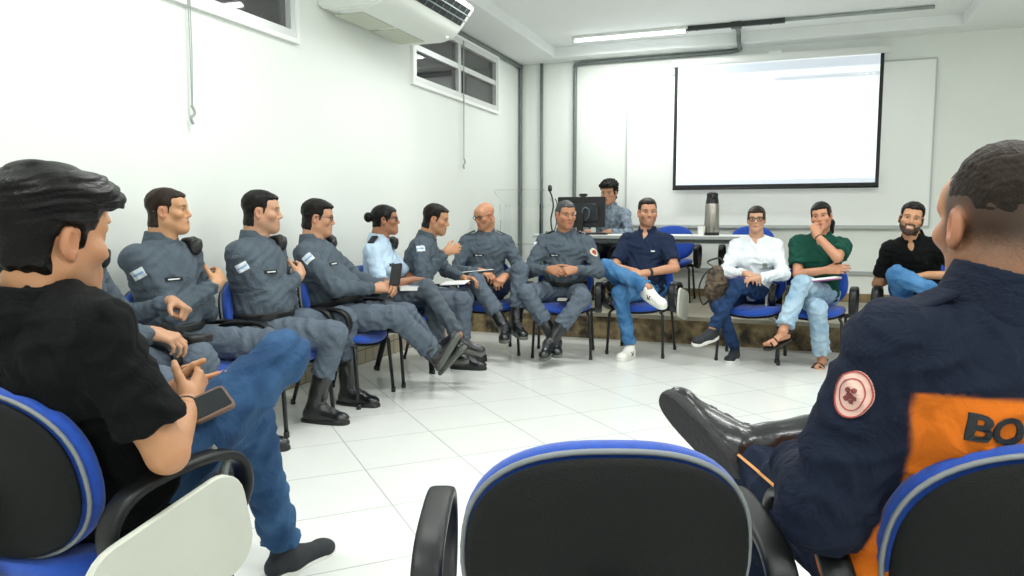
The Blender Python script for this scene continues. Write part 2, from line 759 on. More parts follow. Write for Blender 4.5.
# raised platform along the back wall: stone slabs
m_stone = mat('rough_stone', 'a08c66', .75, bump=.6, bscale=22, color2='332b22', vscale=9, vdetail=8)
m_tread = mat('worn_stone_tread', 'aaa391', .6, bump=.15, bscale=40, var=.22, vscale=3, vdetail=7)
b = MB().box((WX, PY + .03, 0), (RX, BY, PZ - .035))
pl = struct(b.build('trim_1', m_stone))
b = MB().box((WX, PY, PZ - .035), (RX, BY, PZ))
struct(b.build('trim_2', m_tread))
struct(MB().box((WX, BY - .02, PZ), (RX, BY, PZ + .09)).build('baseboard_back', mat('brown_stone_skirting', '8a7653', .6, bump=.2, bscale=30, color2='6a593f', vscale=8)))
m_low = tile_mat('skirting_tiles', .11, 0, 0, 0, 'bdb29a', '6b5a48', .007, .5, vertical=True)
struct(MB().box((WX, FY, 0), (WX + .015, PY, .16)).build('baseboard_left', m_low))
# grey chair rail at the back wall
struct(MB().box((-2.1, BY - .025, .535), (RX, BY, .575)).build('trim_3', mat('grey_rail', 'a3a8a6', .5)))

# windows
m_glass = mat('dark_window_glass', '2a2c2e', .04, spec=.8, color2='3d3b3d', vscale=1.2)
def window(n, y0, y1, z0, z1, mull, trans):
    e = struct(empty(n, (WX, y0, z0)))
    w, h = y1 - y0, z1 - z0
    f = MB()
    t = .05
    f.box((-.06, 0, 0), (.02, w, t)).box((-.06, 0, h - t), (.02, w, h)).box((-.06, 0, t), (.02, t, h - t)).box((-.06, w - t, t), (.02, w, h - t))
    for my in mull:
        f.box((-.055, my - .03, t), (.012, my + .03, h - t))
    for tz in trans:
        segs = [t] + [q for my in mull for q in (my - .03, my + .03)] + [w - t]
        for i in range(0, len(segs), 2):
            f.box((-.055, segs[i], tz - .025), (.01, segs[i + 1], tz + .025))
    f.build('window_frame', m_alu, e)
    f = MB()
    f.box((.0, -.03, -.03), (.03, w + .03, 0)).box((.0, -.03, h), (.03, w + .03, h + .03)).box((.0, -.03, 0), (.03, 0, h)).box((.0, w, 0), (.03, w + .03, h))
    f.build('window_trim', m_white, e)
    ys = [t] + [q for my in mull for q in (my - .03, my + .03)] + [w - t]
    zs = [t] + [q for tz in trans for q in (tz - .025, tz + .025)] + [h - t]
    for i in range(0, len(ys), 2):
        for j in range(0, len(zs), 2):
            MB().box((-.03, ys[i], zs[j]), (-.022, ys[i + 1], zs[j + 1])).build('pane', m_glass, e)
window('window_1', *W1, (.8,), (.30,))
window('window_2', *W2, (.965,), (.30,))

# blind cords hanging from the windows
def cord(y, z0, z1, label):
    e = tag(empty('blind_cord', (WX + .02, y, z0)), label, 'cord')
    b = MB()
    for i in range(2):
        b.tube([(.015, i * .014, 0), (.012, i * .013 + .004, (z1 - z0) * .5), (.012, i * .006, z1 - z0)], .003, 6)
    b.build('cord', mat('grey_cord', '9aa09e', .7), e)
    f = MB().tube(spline([(.012, 0, z1 - z0), (.02, .012, z1 - z0 - .04), (.016, -.012, z1 - z0 - .07), (.014, .004, z1 - z0 - .1)], 5), .008, 7)
    f.build('cord_knot', mat('grey_cord', '9aa09e', .7), e, smooth=True)
cord(3.22, 2.33, 1.74, 'looped grey blind cord hanging below the cropped window at upper left')
cord(6.80, 2.86, 1.72, 'long grey cord hanging down across the dark four-pane window')

# conduits
def pipe(pts, r, label, m=m_gmetal):
    o = MB().tube(pts, r, 10).build('conduit', m, None, smooth=True)
    tag(o, label, 'pipe')
    return o
pipe(spline([(WX + .03, 5.6, CZ - .025), (WX + .03, 7.5, CZ - .025), (WX + .03, 8.40, CZ - .025), (WX + .03, 8.46, CZ - .06), (WX + .03, 8.46, 2.0), (WX + .03, 8.46, PZ)], 6), .022, 'dark grey conduit running along the left wall top and down the room corner')
pipe([(-2.81, BY - .025, PZ), (-2.81, BY - .025, CZ)], .018, 'straight thin grey conduit standing on the back wall beside the room corner')
pipe(spline([(-2.40, BY - .03, PZ), (-2.40, BY - .03, 2.0), (-2.40, BY - .03, 2.80), (-2.39, BY - .03, 2.87), (-2.33, BY - .03, 2.90), (-1.5, BY - .03, 2.905), (-.66, BY - .03, 2.91)], 6)
     + spline([(-.60, BY - .035, 2.92), (-.57, 8.42, 2.92), (-.57, 8.28, 2.92), (-.57, 8.17, 2.95), (-.57, 8.15, 3.0), (-.57, 8.1, 3.025), (-.57, 7.83, 3.03)], 5), .022,
     'grey conduit rising left of the screen and bending along the top of the back wall')
o = MB().box((-1.06, 7.78, 3.005), (-.12, 7.82, 3.05)).box((-.62, 7.76, 2.995), (-.52, 7.84, 3.05)).tube([(-.95, 7.8, 3.0), (-.95, 7.8, 3.02)], .012, 8).tube([(-.25, 7.8, 3.0), (-.25, 7.8, 3.02)], .012, 8).build('ceiling_rail', mat('dark_rail', '2f3634', .5))
tag(o, 'black mounting rail on the ceiling above the projector screen', 'rail')
pipe([(-.12, 7.8, 3.03), (1.15, 7.8, 3.03)], .016, 'light grey conduit on the ceiling to the right of the black rail', mat('pale_conduit', '9aa2a0', .5))
e = tag(empty('fluorescent_batten', (-1.64, 7.80, 3.05)), 'lit fluorescent tube batten on the ceiling recess left of the black rail', 'ceiling lamp')
MB().box((-.6, -.03, -.03), (.6, .03, 0)).build('batten', m_white, e)
MB().tube([(-.58, 0, -.046), (.58, 0, -.046)], .014, 10).build('tube', mat('lit_tube', 'ffffff', .4, emit='f4fbff', estr=9), e, smooth=True)
for sx in (-.6, .575):
    MB().box((sx, -.015, -.065), (sx + .025, .015, -.03)).build('lamp_holder', m_white, e)

# air conditioner below the ceiling at the left wall
e = tag(empty('air_conditioner', (WX, 4.44, 2.55)), 'white air conditioner mounted high on the left wall between the windows', 'air conditioner')
prof = [(.0, .03), (.14, -.01), (.42, -.01), (.52, .02), (.575, .075), (.70, .225), (.66, .27), (.30, .30), (.0, .30)]
b = MB()
Lc = 1.12
n = len(prof)
b.add([(x, 0, z) for x, z in prof] + [(x, Lc, z) for x, z in prof],
      [tuple(range(n)), tuple(range(2 * n - 1, n - 1, -1))] + [(i, n + i, n + (i + 1) % n, (i + 1) % n) for i in range(n)])
b.build('housing', mat('appliance_white', 'e4e8e2', .45), e, bevel=.012)
for i in range(2):
    MB().box((.07, .10 + i * .48, -.016), (.30, .54 + i * .48, -.006)).build('intake_grille', mat('grille_grey', 'c3c7b8', .7), e, bevel=.003)
q = np.array([(.592, .16, .095), (.592, 1.06, .095), (.685, 1.06, .207), (.685, .16, .207)])
nv = nrm((.15, 0, -.125))
b = MB()
b.add(np.concatenate([q - nv * .02, q + nv * .003]), [(3, 2, 1, 0), (4, 5, 6, 7), (0, 1, 5, 4), (1, 2, 6, 5), (2, 3, 7, 6), (3, 0, 4, 7)])
b.build('air_outlet', mat('outlet_dark', '10181a', .3), e)
for i in range(2):
    cc = q[0] * (1 - (i + 1) / 3) + q[3] * (i + 1) / 3
    MB().tube([cc + nv * .012, cc + nv * .012 + np.array([0, .9, 0])], (.004, .012), 8, up=(.75, 0, .66)).build('louver', mat('louver_grey', '6f7c7a', .4), e)
for i in range(8):
    cc = q[0] + np.array([0, .06 + i * .11, 0])
    MB().tube([cc + nv * .005, cc + nv * .005 + (q[3] - q[0])], .004, 6).build('vane', mat('louver_grey', '6f7c7a', .4), e)
MB().tube([(.50, 1.02, .003), (.498, 1.02, .012)], .009, 8).build('indicator_light', mat('indicator', 'ffffff', .3, emit='ffffff', estr=1.0), e)

# whiteboard, projector screen
e = tag(empty('whiteboard', (-1.78, BY, 1.055)), 'wide white board on the back wall behind the projector screen', 'whiteboard')
MB().box((0, -.02, 0), (3.07, 0, 1.64)).build('panel', mat('whiteboard_white', 'eceeeb', .3), e)
b = MB().box((-.01, -.026, -.02), (3.08, 0, 0)).box((-.01, -.024, 1.64), (3.08, 0, 1.655)).box((-.015, -.024, 0), (0, 0, 1.64)).box((3.07, -.024, 0), (3.085, 0, 1.64))
b.build('frame', mat('board_frame', 'b4b9b7', .4), e)
MB().box((.3, -.06, -.035), (2.9, -.02, -.022)).build('pen_ledge', mat('board_frame', 'b4b9b7', .4), e)

SX0, SX1, SZ0, SZ1, SY = -1.245, .815, 1.455, 2.775, BY - .12
e = tag(empty('projector_screen', (SX0, SY, SZ0)), 'black-bordered projector screen with a bright projected page on the back wall', 'projector screen')
w, h = SX1 - SX0, SZ1 - SZ0
bo = .035
MB().box((0, -.004, 0), (bo, .004, h)).box((w - bo, -.004, 0), (w, .004, h)).box((bo, -.004, 0), (w - bo, .004, bo)).build('black_border', mat('screen_border', '121417', .6), e)
MB().box((bo, -.003, bo), (w - bo, .003, h)).build('screen_fabric', mat('lit_screen', 'f4f6f8', .7, emit='f7fafc', estr=.62), e)
MB().box((bo, -.005, h * .915), (w - bo, -.003, h * .985)).build('page_header', mat('lit_header', 'd5deea', .7, emit='e0e8f2', estr=.5), e)
MB().box((w * .5, -.005, h * .835), (w - bo, -.003, h * .862)).build('page_toolbar', mat('lit_header', 'c3cfe0'), e)
MB().box((bo, -.005, bo), (w - bo, -.003, bo + .05)).build('page_footer', mat('lit_header', 'c3cfe0'), e)
for i in range(4):
    b = MB()
    b.box((w * (.865 + i * .028), -.007, h * .843), (w * (.877 + i * .028), -.005, h * .856))
    b.build('page_icon', mat('lit_icons', 'eef2f8', .7, emit='ffffff', estr=.75), e)
MB().tube([(-.03, .0, h + .03), (w + .05, .0, h + .03)], (.04, .035), 12, up=(0, 0, 1)).build('case', m_white, e, smooth=True)
MB().tube([(0, 0, -.008), (w, 0, -.008)], .011, 8).build('bottom_bar', m_black, e, smooth=True)
MB().box((w * .47, -.03, h + .06), (w * .53, .05, h + .09)).build('bracket', m_white, e)

# ------------------------------------------------------------------ chairs
m_blue = mat('blue_upholstery', '0047b0', .75, bump=.25, bscale=500, var=.18, vscale=60, sheen=.3)
m_shell = mat('black_shell', '101312', .7, spec=.25, bump=.35, bscale=420, var=.3, vscale=300)
m_arm = mat('black_armrest', '121415', .42, spec=.35, bump=.06, bscale=350)
m_pipe = mat('grey_piping', '7d8285', .5)
m_leg = mat('black_tube', '141517', .35)
m_board = mat('grey_writing_board', 'c9cbbf', .5, var=.05, vscale=10)


def sup(w, h, n=48, p=2.6, taper=0.0):
    out = []
    for i in range(n):
        a = 2 * math.pi * i / n
        x = math.copysign(abs(math.cos(a)) ** (2 / p), math.cos(a)) * w / 2
        y = math.copysign(abs(math.sin(a)) ** (2 / p), math.sin(a)) * h / 2
        out.append((x * (1 - taper * y / h), y))
    return out


def cushion(outline, z0, z1, crown, bev, bend=None):
    """closed pad of an outline: rings from rim to middle so that it can be crowned and bent"""
    n = len(outline)
    o = np.array(outline)
    V, Fc = [], []
    rings = []
    for (s_, z) in [(1 - 0.0, (z0 + z1) / 2), (.99, z1 - bev * .5), (.955, z1), (.8, z1 + crown * .5), (.5, z1 + crown * .85), (.2, z1 + crown)]:
        rings.append((s_, z))
    low = [(.99, z0 + bev * .5), (.955, z0), (.6, z0), (.2, z0)]
    allr = list(reversed(low)) + rings
    for s_, z in allr:
        for p in o:
            q = np.array([p[0] * s_, p[1] * s_, z])
            if bend:
                q[2] += bend(q[0], q[1])
            V.append(q)
    k = len(allr)
    for i in range(k - 1):
        for j in range(n):
            j2 = (j + 1) % n
            Fc.append((i * n + j, i * n + j2, (i + 1) * n + j2, (i + 1) * n + j))
    Fc.append(tuple(range(n - 1, -1, -1)))
    Fc.append(tuple((k - 1) * n + j for j in range(n)))
    return V, Fc


def make_chair(tablet=0, label='chair'):
    e = empty('armchair')
    e['category'] = 'chair'
    # seat
    bend = lambda x, y: -.02 * max(0, y - .12) / .1 + .012 * abs(x) / .2
    V, Fc = cushion(sup(.465, .45, 48, 3.0), .0, .04, .008, .02, bend)
    MB().add([(x, y, z + .385) for x, y, z in V], Fc).build('seat', m_blue, e, smooth=True)
    V, Fc = cushion(sup(.45, .435, 48, 3.0), -.012, .004, .0, .01, bend)
    MB().add([(x, y, z + .378) for x, y, z in V], Fc).build('seat_pan', m_shell, e, smooth=True)
    # backrest: plane x (width), height along a leaning axis; blue pad in front, dark shell behind
    lean = math.radians(9)
    up = Vector((0, -math.sin(lean), math.cos(lean)))
    nf = Vector((0, math.cos(lean), math.sin(lean)))
    c = Vector((0, -.215, .61))
    T = Matrix(((1, 0, 0, 0), (0, up.y, nf.y, c.y), (0, up.z, nf.z, c.z), (0, 0, 0, 1)))
    bb = lambda x, y: .9 * x * x
    ol = sup(.46, .375, 56, 2.4, .10)
    V, Fc = cushion(ol, -.003, .038, .012, .018, bb)
    bk = MB().add([tuple(T @ Vector(v)) for v in V], Fc).build('backrest', m_blue, e, smooth=True)
    V, Fc = cushion([(x * .965, y * .955) for x, y in ol], -.03, -.004, .0, .02, bb)
    MB().add([tuple(T @ Vector(v)) for v in V], Fc).build('back_shell', m_shell, bk, smooth=True)
    rim = [tuple(T @ Vector((x * .985, y * .98, -.006 + bb(x, y)))) for x, y in ol]
    MB().tube(rim, .0048, 8, closed=True).build('edge_piping', m_pipe, bk, smooth=True)
    # support strap between seat and back
    MB().tube(spline([(0, -.08, .37), (0, -.20, .367), (0, -.255, .395), (0, -.262, .49), (0, -.262, .585)], 5), (.012, .035), 10, up=(0, .3, .8)).build('back_support', m_leg, e, smooth=True)
    # arms
    path = [(-.175, .60), (-.12, .655), (.0, .672), (.11, .668), (.165, .635), (.178, .575), (.14, .51), (.06, .46), (-.04, .435), (-.12, .455), (-.168, .52)]
    for sx in (-1, 1):
        P = [(sx * (.285 + .012 * (z - .45)), y, z - .075) for y, z in spline(path, 6, True)]
        a = MB().tube(P, (.026, .0115), 16, closed=True, up=(1, 0, 0)).build('armrest', m_arm, e, smooth=True)
        MB().box((sx * .2 - .02, -.07, .368), (sx * .2 + .02, -.01, .378)).box((min(sx * .2, sx * .30), -.06, .36), (max(sx * .2, sx * .30), -.02, .39)).build('arm_bracket', m_leg, a, bevel=.004)
    # frame
    r = .0115
    for sx in (-1, 1):
        for P in ([(sx * .20, .16, .375), (sx * .222, .175, .345), (sx * .235, .20, 0.01)], [(sx * .20, -.13, .375), (sx * .222, -.15, .345), (sx * .235, -.245, 0.01)]):
            l = MB().tube(P[:1] + spline(P[1:], 1), r, 10).build('leg', m_leg, e, smooth=True)
            f = P[-1]
            MB().tube([(f[0], f[1], 0), (f[0], f[1], .03)], .0145, 10).build('foot_cap', m_black, l, smooth=True)
    b = MB()
    for sx in (-1, 1):
        b.tube([(sx * .205, .18, .37), (sx * .205, -.16, .37)], .011, 8)
    b.tube([(-.205, .0, .37), (.205, .0, .37)], .011, 8).tube([(-.21, -.12, .365), (.21, -.12, .365)], .011, 8)
    b.build('under_frame', m_leg, e, smooth=True)
    if tablet:
        sx = 1 if tablet > 0 else -1
        B = Matrix.Translation((sx * .335, -.06, .42)) @ Matrix.Rotation(math.radians(90), 4, 'Z') @ Matrix.Rotation(math.radians(90), 4, 'X') @ Matrix.Rotation(math.radians(12), 4, 'Z')
        t = MB().slab(rrect(.40, .24, .075), -.009, .009, B, .003).build('writing_board', m_board, e, auto=True)
        b = MB().tube([(sx * .27, .10, .61), (sx * .295, .12, .57), (sx * .31, .08, .50)], .009, 8).box((sx * .295 - .018, .02, .47), (sx * .295 + .018, .09, .50))
        b.build('board_hinge', m_gmetal, t, smooth=False)
    return e


def copy_tree(o, parent=None):
    c = o.copy()
    COL.objects.link(c)
    c.parent = parent
    for ch in o.children:
        copy_tree(ch, c)
    return c


protos = {}


def chair(x, y, az, label, tablet=0, z=0.0, group=None):
    if tablet not in protos:
        e = protos[tablet] = make_chair(tablet)
    else:
        e = copy_tree(protos[tablet])
    e.location = (x, y, z)
    e.rotation_euler = (0, 0, -math.radians(az))
    e['label'] = label
    if group:
        e['group'] = group
    return e


def chair_for(P, label, tablet=0, az=None, back=.10, z=0.0, dx=0.0):
    a = az if az is not None else P.az
    f = np.array([math.sin(math.radians(a)), math.cos(math.radians(a))])
    r_ = np.array([f[1], -f[0]])
    p = P.base[:2] + f * back + r_ * dx
    return chair(p[0], p[1], a, label, tablet, z, 'blue and black meeting room armchairs')


G_CH = 'blue and black meeting room armchairs'
# the empty chair in front of the camera
p = at(608, 447, 1.09)
ch = chair(-.245 + .21 * FH[0], 1.075 + .21 * FH[1], -20.6, 'empty blue armchair nearest the camera, seen from behind', 0, 0, G_CH)

# ------------------------------------------------------------------ table and what stands on it
TY0, TY1, TX0, TX1, TZ = 7.10, 7.72, -2.44, -.30, .965
e = tag(empty('long_table', ((TX0 + TX1) / 2, (TY0 + TY1) / 2, PZ)), 'long white table with grey edge on the platform behind the seated row', 'table')
hw, hd, hh = (TX1 - TX0) / 2, (TY1 - TY0) / 2, TZ - PZ
MB().box((-hw, -hd, hh - .03), (hw, hd, hh)).build('tabletop', mat('table_white', 'eceeea', .35), e, bevel=.003)
MB().box((-hw - .002, -hd - .004, hh - .034), (hw + .002, -hd, hh - .006)).build('edge_band', mat('table_edge', '9da2a2', .5), e)
for sx in (-1, 1):
    for sy in (-1, 1):
        MB().tube([(sx * (hw - .09), sy * (hd - .08), 0), (sx * (hw - .09), sy * (hd - .08), hh - .03)], .022, 10).build('leg', m_gmetal, e, smooth=True)
b = MB()
for sy in (-1, 1):
    b.box((-hw + .09, sy * (hd - .08) - .012, hh - .075), (hw - .09, sy * (hd - .08) + .012, hh - .03))
b.build('apron', m_gmetal, e)

# monitor, seen from behind
p = at(581, 210, 7.35)
mx = p[0] - .06
e = tag(empty('monitor', (mx, 7.36, TZ)), 'black computer monitor seen from behind on the long table', 'monitor')
MB().slab(rrect(.50, .31, .012), -.012, .016, Matrix.Translation((0, 0, .225)) @ Matrix.Rotation(math.radians(90), 4, 'X'), .004).build('casing', m_black, e, auto=True)
MB().slab(rrect(.36, .19, .05), .0, .028, Matrix.Translation((0, -.016, .22)) @ Matrix.Rotation(math.radians(90), 4, 'X'), .012).build('rear_bulge', mat('monitor_rear', '20262a', .35), e, auto=True)
MB().box((-.035, -.062, .02), (.035, -.042, .22)).build('stand', m_black, e, bevel=.005)
MB().slab(rrect(.24, .17, .05), 0, .015, Matrix.Translation((0, -.02, 0)), .004).build('foot', m_black, e, auto=True)
MB().box((-.085, -.0485, .20), (-.045, -.0445, .235)).build('sticker', mat('paper_label', 'd5d8da', .6), e)
MB().tube(spline([(.06, -.05, .14), (.09, -.075, .17), (.10, -.075, .24), (.05, -.07, .27), (.02, -.06, .22)], 6), .007, 7).build('cable', mat('grey_cable', '59626a', .5), e, smooth=True)
e = tag(empty('webcam', (mx + .02, 7.35, TZ + .382)), 'small black webcam clipped on top of the monitor', 'webcam')
MB().slab(rrect(.085, .028, .012), -.014, .014, Matrix.Translation((0, 0, .016)) @ Matrix.Rotation(math.radians(90), 4, 'X'), .004).build('camera_body', m_black, e, auto=True)
MB().box((-.02, -.02, -.012), (.02, .03, .003)).build('clip', m_black, e)

# keyboard on the table behind the monitor
e = tag(empty('keyboard', (mx + .17, 7.17, TZ)), 'dark computer keyboard lying on the long table beside the monitor', 'keyboard')
MB().box((-.2, -.03, 0), (.14, .06, .018)).build('keyboard_case', m_black, e, bevel=.004)
b = MB()
for i in range(14):
    for j in range(4):
        b.box((-.19 + i * .023, -.022 + j * .02, .018), (-.171 + i * .023, -.006 + j * .02, .023))
b.build('keys', mat('key_grey', '6f6a70', .6), e)

# thermos flask and cups
p = at(712, 235, 7.1)
e = tag(empty('thermos_flask', (p[0], 7.27, TZ)), 'brushed steel thermos flask with black pump lid on the white table', 'thermos')
m_steel = mat('brushed_steel', 'a9a59d', .32, metal=.9, var=.25, vscale=60, stretch=(8, 8, .3))
MB().lathe([(0, .015), (.062, .015), (.064, .03), (.064, .10), (.060, .26), (.055, .275), (0, .275)]).build('body', m_steel, e, auto=True)
MB().lathe([(0, 0), (.064, 0), (.066, .004), (.066, .024), (.063, .027), (0, .027)]).build('base_ring', m_black, e, auto=True)
MB().lathe([(0, .27), (.056, .27), (.055, .29), (.047, .335), (.05, .345), (.046, .362), (.028, .372), (0, .374)]).build('lid', m_black, e, auto=True)
MB().tube(spline([(.01, -.03, .335), (.012, -.05, .335), (.014, -.066, .315)], 5), .012, 8).build('spout', m_black, e, smooth=True)
e.scale = (1.08, 1.08, 1.1)
p = at(700, 235, 7.1)
tag(MB().lathe([(0, 0), (.024, 0), (.0255, .003), (.036, .085), (.037, .088), (.034, .088), (.023, .006), (0, .006)], n=20).build('paper_cup', mat('cup_white', 'f1f1ee', .5), None, (p[0] + .02, 7.20, TZ), auto=True), 'white disposable cup standing left of the thermos flask', 'cup')
p = at(686, 235, 7.1)
tag(MB().box((-.08, -.06, 0), (.08, .06, .008)).build('paper_pad', mat('pad_white', 'e6e8e8', .6), None, (p[0] - .02, 7.22, TZ), bevel=.002), 'small white paper pad lying on the table beside the disposable cup', 'notepad')

# gooseneck microphone at the left end of the table
p = at(541, 230, 7.2)
e = tag(empty('gooseneck_microphone', (p[0], 7.2, TZ)), 'black gooseneck microphone standing at the left end of the long table', 'microphone')
MB().slab(rrect(.13, .09, .02), 0, .03, None, .006).build('base', m_black, e, auto=True)
MB().tube(spline([(0, 0, .03), (-.015, 0, .15), (.01, 0, .28), (-.005, 0, .38), (-.02, -.02, .43)], 6), .008, 8).build('gooseneck', m_black, e, smooth=True)
MB().lathe([(0, 0), (.018, .004), (.022, .03), (.018, .06), (0, .068)], (-.02, -.02, .43), 16).build('capsule', m_black, e, smooth=True)
MB().tube(spline([(.02, 0, .03), (.045, 0, .12), (.03, 0, .22), (.05, .0, .30), (.03, 0, .36)], 6), .0055, 7).build('cable', m_black, e, smooth=True)

# acrylic lectern in the corner
m_acr = mat('clear_acrylic', 'fbfdfd', .02, trans=1.0, spec=.3, ior=1.06)
e = tag(empty('acrylic_lectern', (-2.62, 7.35, PZ)), 'transparent acrylic lectern standing in the corner behind the bald officer', 'lectern')
t_ = .012
MB().box((-.24, -.18, .0), (.24, .18, t_)).build('base', m_acr, e)
for sx in (-1, 1):
    MB().box((sx * .22 - t_ / 2, -.15, t_), (sx * .22 + t_ / 2, .15, 1.02)).build('side_panel', m_acr, e)
MB().box((-.214, -.156, t_), (.214, -.144, .86)).build('front_panel', m_acr, e)
T = Matrix.Translation((0, 0, 1.08)) @ Matrix.Rotation(math.radians(-24), 4, 'X')
MB().slab(rrect(.56, .42, .02), -t_ / 2, t_ / 2, T, .002).build('reading_top', m_acr, e)
MB().box((-.214, -.14, .60), (.214, .14, .612)).build('shelf', m_acr, e)

# chairs behind the table
for px, tb, lb in ((668, 0, 'empty blue chair behind the table, visible right of the man in the navy polo'),
                   (752, 0, 'empty blue chair behind the table, partly hidden by the woman with glasses')):
    p = at(px, 240, 7.75)
    chair(p[0], 8.0, 180, lb, tb, PZ, G_CH)


# ------------------------------------------------------------------ small things people hold
def slab_thing(name, label, cat, c, R, w, h, t, m, rad=.01, group=None, parts=()):
    """thin flat thing (phone, notebook, folder): centre c, axes R = (right, up, normal)"""
    e = tag(empty(name, tuple(c)), label, cat, group)
    T = Matrix(((R[0][0], R[1][0], R[2][0], 0), (R[0][1], R[1][1], R[2][1], 0), (R[0][2], R[1][2], R[2][2], 0), (0, 0, 0, 1)))
    for (pn, pw, ph, z0, z1, pm, dx, dy, pr) in [(parts[0] if parts and isinstance(parts[0], str) else 'cover', w, h, -t / 2, t / 2, m, 0, 0, rad)] + [q for q in parts if not isinstance(q, str)]:
        MB().slab([(x + dx, y + dy) for x, y in rrect(pw, ph, pr)], z0, z1, T, min(.002, (z1 - z0) * .3)).build(pn, pm, e, auto=True)
    return e


def axes(right, normal):
    n = nrm(normal)
    r = nrm(np.asarray(right, float) - n * np.dot(right, n))
    return (r, np.cross(n, r), n)

# ------------------------------------------------------------------ people
def rotv(v, axis, ang):
    axis = nrm(axis)
    v = np.asarray(v, float)
    return v * math.cos(ang) + np.cross(axis, v) * math.sin(ang) + axis * axis.dot(v) * (1 - math.cos(ang))


class Person:
    """skeleton, skin, hair and clothes of one seated person.  local frame: x right, y forward, z up from the floor"""

    def __init__(s, hip, az, lean=0, side=0, twist=0, sc_=1.0, seat=0.43, bulk=1.0, belly=0.0, shw=1.0, floor=0.0, legs=1.0):
        s.sc = sc_
        s.az = az
        a = math.radians(az)
        s.R = np.array([math.cos(a), -math.sin(a), 0])
        s.Fd = np.array([math.sin(a), math.cos(a), 0])
        s.U = np.array([0, 0, 1.0])
        s.base = np.array([hip[0], hip[1], floor])
        s.bulk, s.belly = bulk, belly
        s.P = s.base + s.U * (seat + 0.085)
        # torso
        d = rotv(s.U, s.R, -math.radians(lean))
        d = rotv(d, s.Fd, math.radians(side))
        s.d = d
        R2 = rotv(s.R, d, -math.radians(twist))
        s.tR = nrm(R2 - d * R2.dot(d))
        s.tF = np.cross(d, s.tR)
        s.tM = np.array([s.tR, s.tF, s.d])
        k = sc_
        # the spine curves a little
        s.chest = s.P + d * .33 * k
        s.nb = s.P + d * .50 * k + s.tF * .0
        s.shw = .165 * k * shw
        s.sh = {'R': s.P + d * .41 * k + s.tR * s.shw, 'L': s.P + d * .41 * k - s.tR * s.shw}
        s.hipj = {'R': s.P + s.R * .092 * k, 'L': s.P - s.R * .092 * k}
        s.el, s.wr, s.hand = {}, {}, {}
        s.kn, s.an, s.toe, s.fu = {}, {}, {}, {}
        s.la, s.lf, s.lt, s.ls = .285 * k, .25 * k, .43 * k * legs, .425 * k * legs

    def l(s, x, y, z):
        return s.base + s.R * x + s.Fd * y + s.U * z

    def v(s, x, y, z):
        return s.R * x + s.Fd * y + s.U * z

    def head(s, az, pitch=0, roll=0, fwd=0.045, up=0.145, hs=1.0, sx=0.0):
        a, p = math.radians(az), math.radians(pitch)
        R = np.array([math.cos(a), -math.sin(a), 0])
        Fd = np.array([math.sin(a), math.cos(a), 0])
        Fd = rotv(Fd, R, p)                      # pitch up positive
        U = np.cross(R, Fd)
        R = rotv(R, Fd, math.radians(roll))
        U = rotv(U, Fd, math.radians(roll))
        s.hM = np.array([R, Fd, U])
        s.hs = hs * s.sc
        s.H = s.nb + (s.d * .5 + s.U * .5) * up * s.sc + (s.tF * .5 + Fd * .5) * fwd + s.tR * sx

    def hp(s, x, y, z):
        return s.H + (s.hM[0] * x + s.hM[1] * y + s.hM[2] * z) * s.hs

    def hl(s, X, Y, Z):
        x, y, z = X - s.H[0], Y - s.H[1], Z - s.H[2]
        M = s.hM / s.hs
        return (x * M[0, 0] + y * M[0, 1] + z * M[0, 2], x * M[1, 0] + y * M[1, 1] + z * M[1, 2],
                x * M[2, 0] + y * M[2, 1] + z * M[2, 2])

    def ik(s, a, b, pole, l1, l2):
        v = b - a
        D = np.linalg.norm(v)
        D2 = min(D, (l1 + l2) * .995)
        D2 = max(D2, abs(l1 - l2) * 1.05)
        v = v / max(D, 1e-9)
        x = (l1 * l1 - l2 * l2 + D2 * D2) / (2 * D2)
        h = math.sqrt(max(l1 * l1 - x * x, 0))
        p = pole - v * pole.dot(v)
        return a + v * x + nrm(p) * h, a + v * D2

    def arm(s, q, wrist, pole, f, n, curl=(25, 35, 20), thumb=None, spread=0.0):
        """wrist: local triple (or world array via w=), pole/f/n local vectors"""
        w = s.l(*wrist) if isinstance(wrist, tuple) else wrist
        s.el[q], s.wr[q] = s.ik(s.sh[q], w, s.v(*pole), s.la, s.lf)
        f = s.v(*f) if isinstance(f, tuple) else f
        n = s.v(*n) if isinstance(n, tuple) else n
        s.hand[q] = (nrm(f), nrm(n), curl, thumb, spread)

    def leg(s, q, ankle, pole, toe, up=(0, 0, 1)):
        a = s.l(*ankle) if isinstance(ankle, tuple) else ankle
        s.kn[q], s.an[q] = s.ik(s.hipj[q], a, s.v(*pole), s.lt, s.ls)
        s._foot(q, toe, up)

    def legk(s, q, knee, ankle, toe, up=(0, 0, 1)):
        k = s.l(*knee) if isinstance(knee, tuple) else knee
        a = s.l(*ankle) if isinstance(ankle, tuple) else ankle
        s.kn[q] = s.hipj[q] + nrm(k - s.hipj[q]) * s.lt
        s.an[q] = s.kn[q] + nrm(a - s.kn[q]) * s.ls
        s._foot(q, toe, up)

    def _foot(s, q, toe, up):
        t = nrm(s.v(*toe) if isinstance(toe, tuple) else toe)
        u = s.v(*up) if isinstance(up, tuple) else up
        u = nrm(u - t * np.dot(u, t))
        s.toe[q], s.fu[q] = t, u

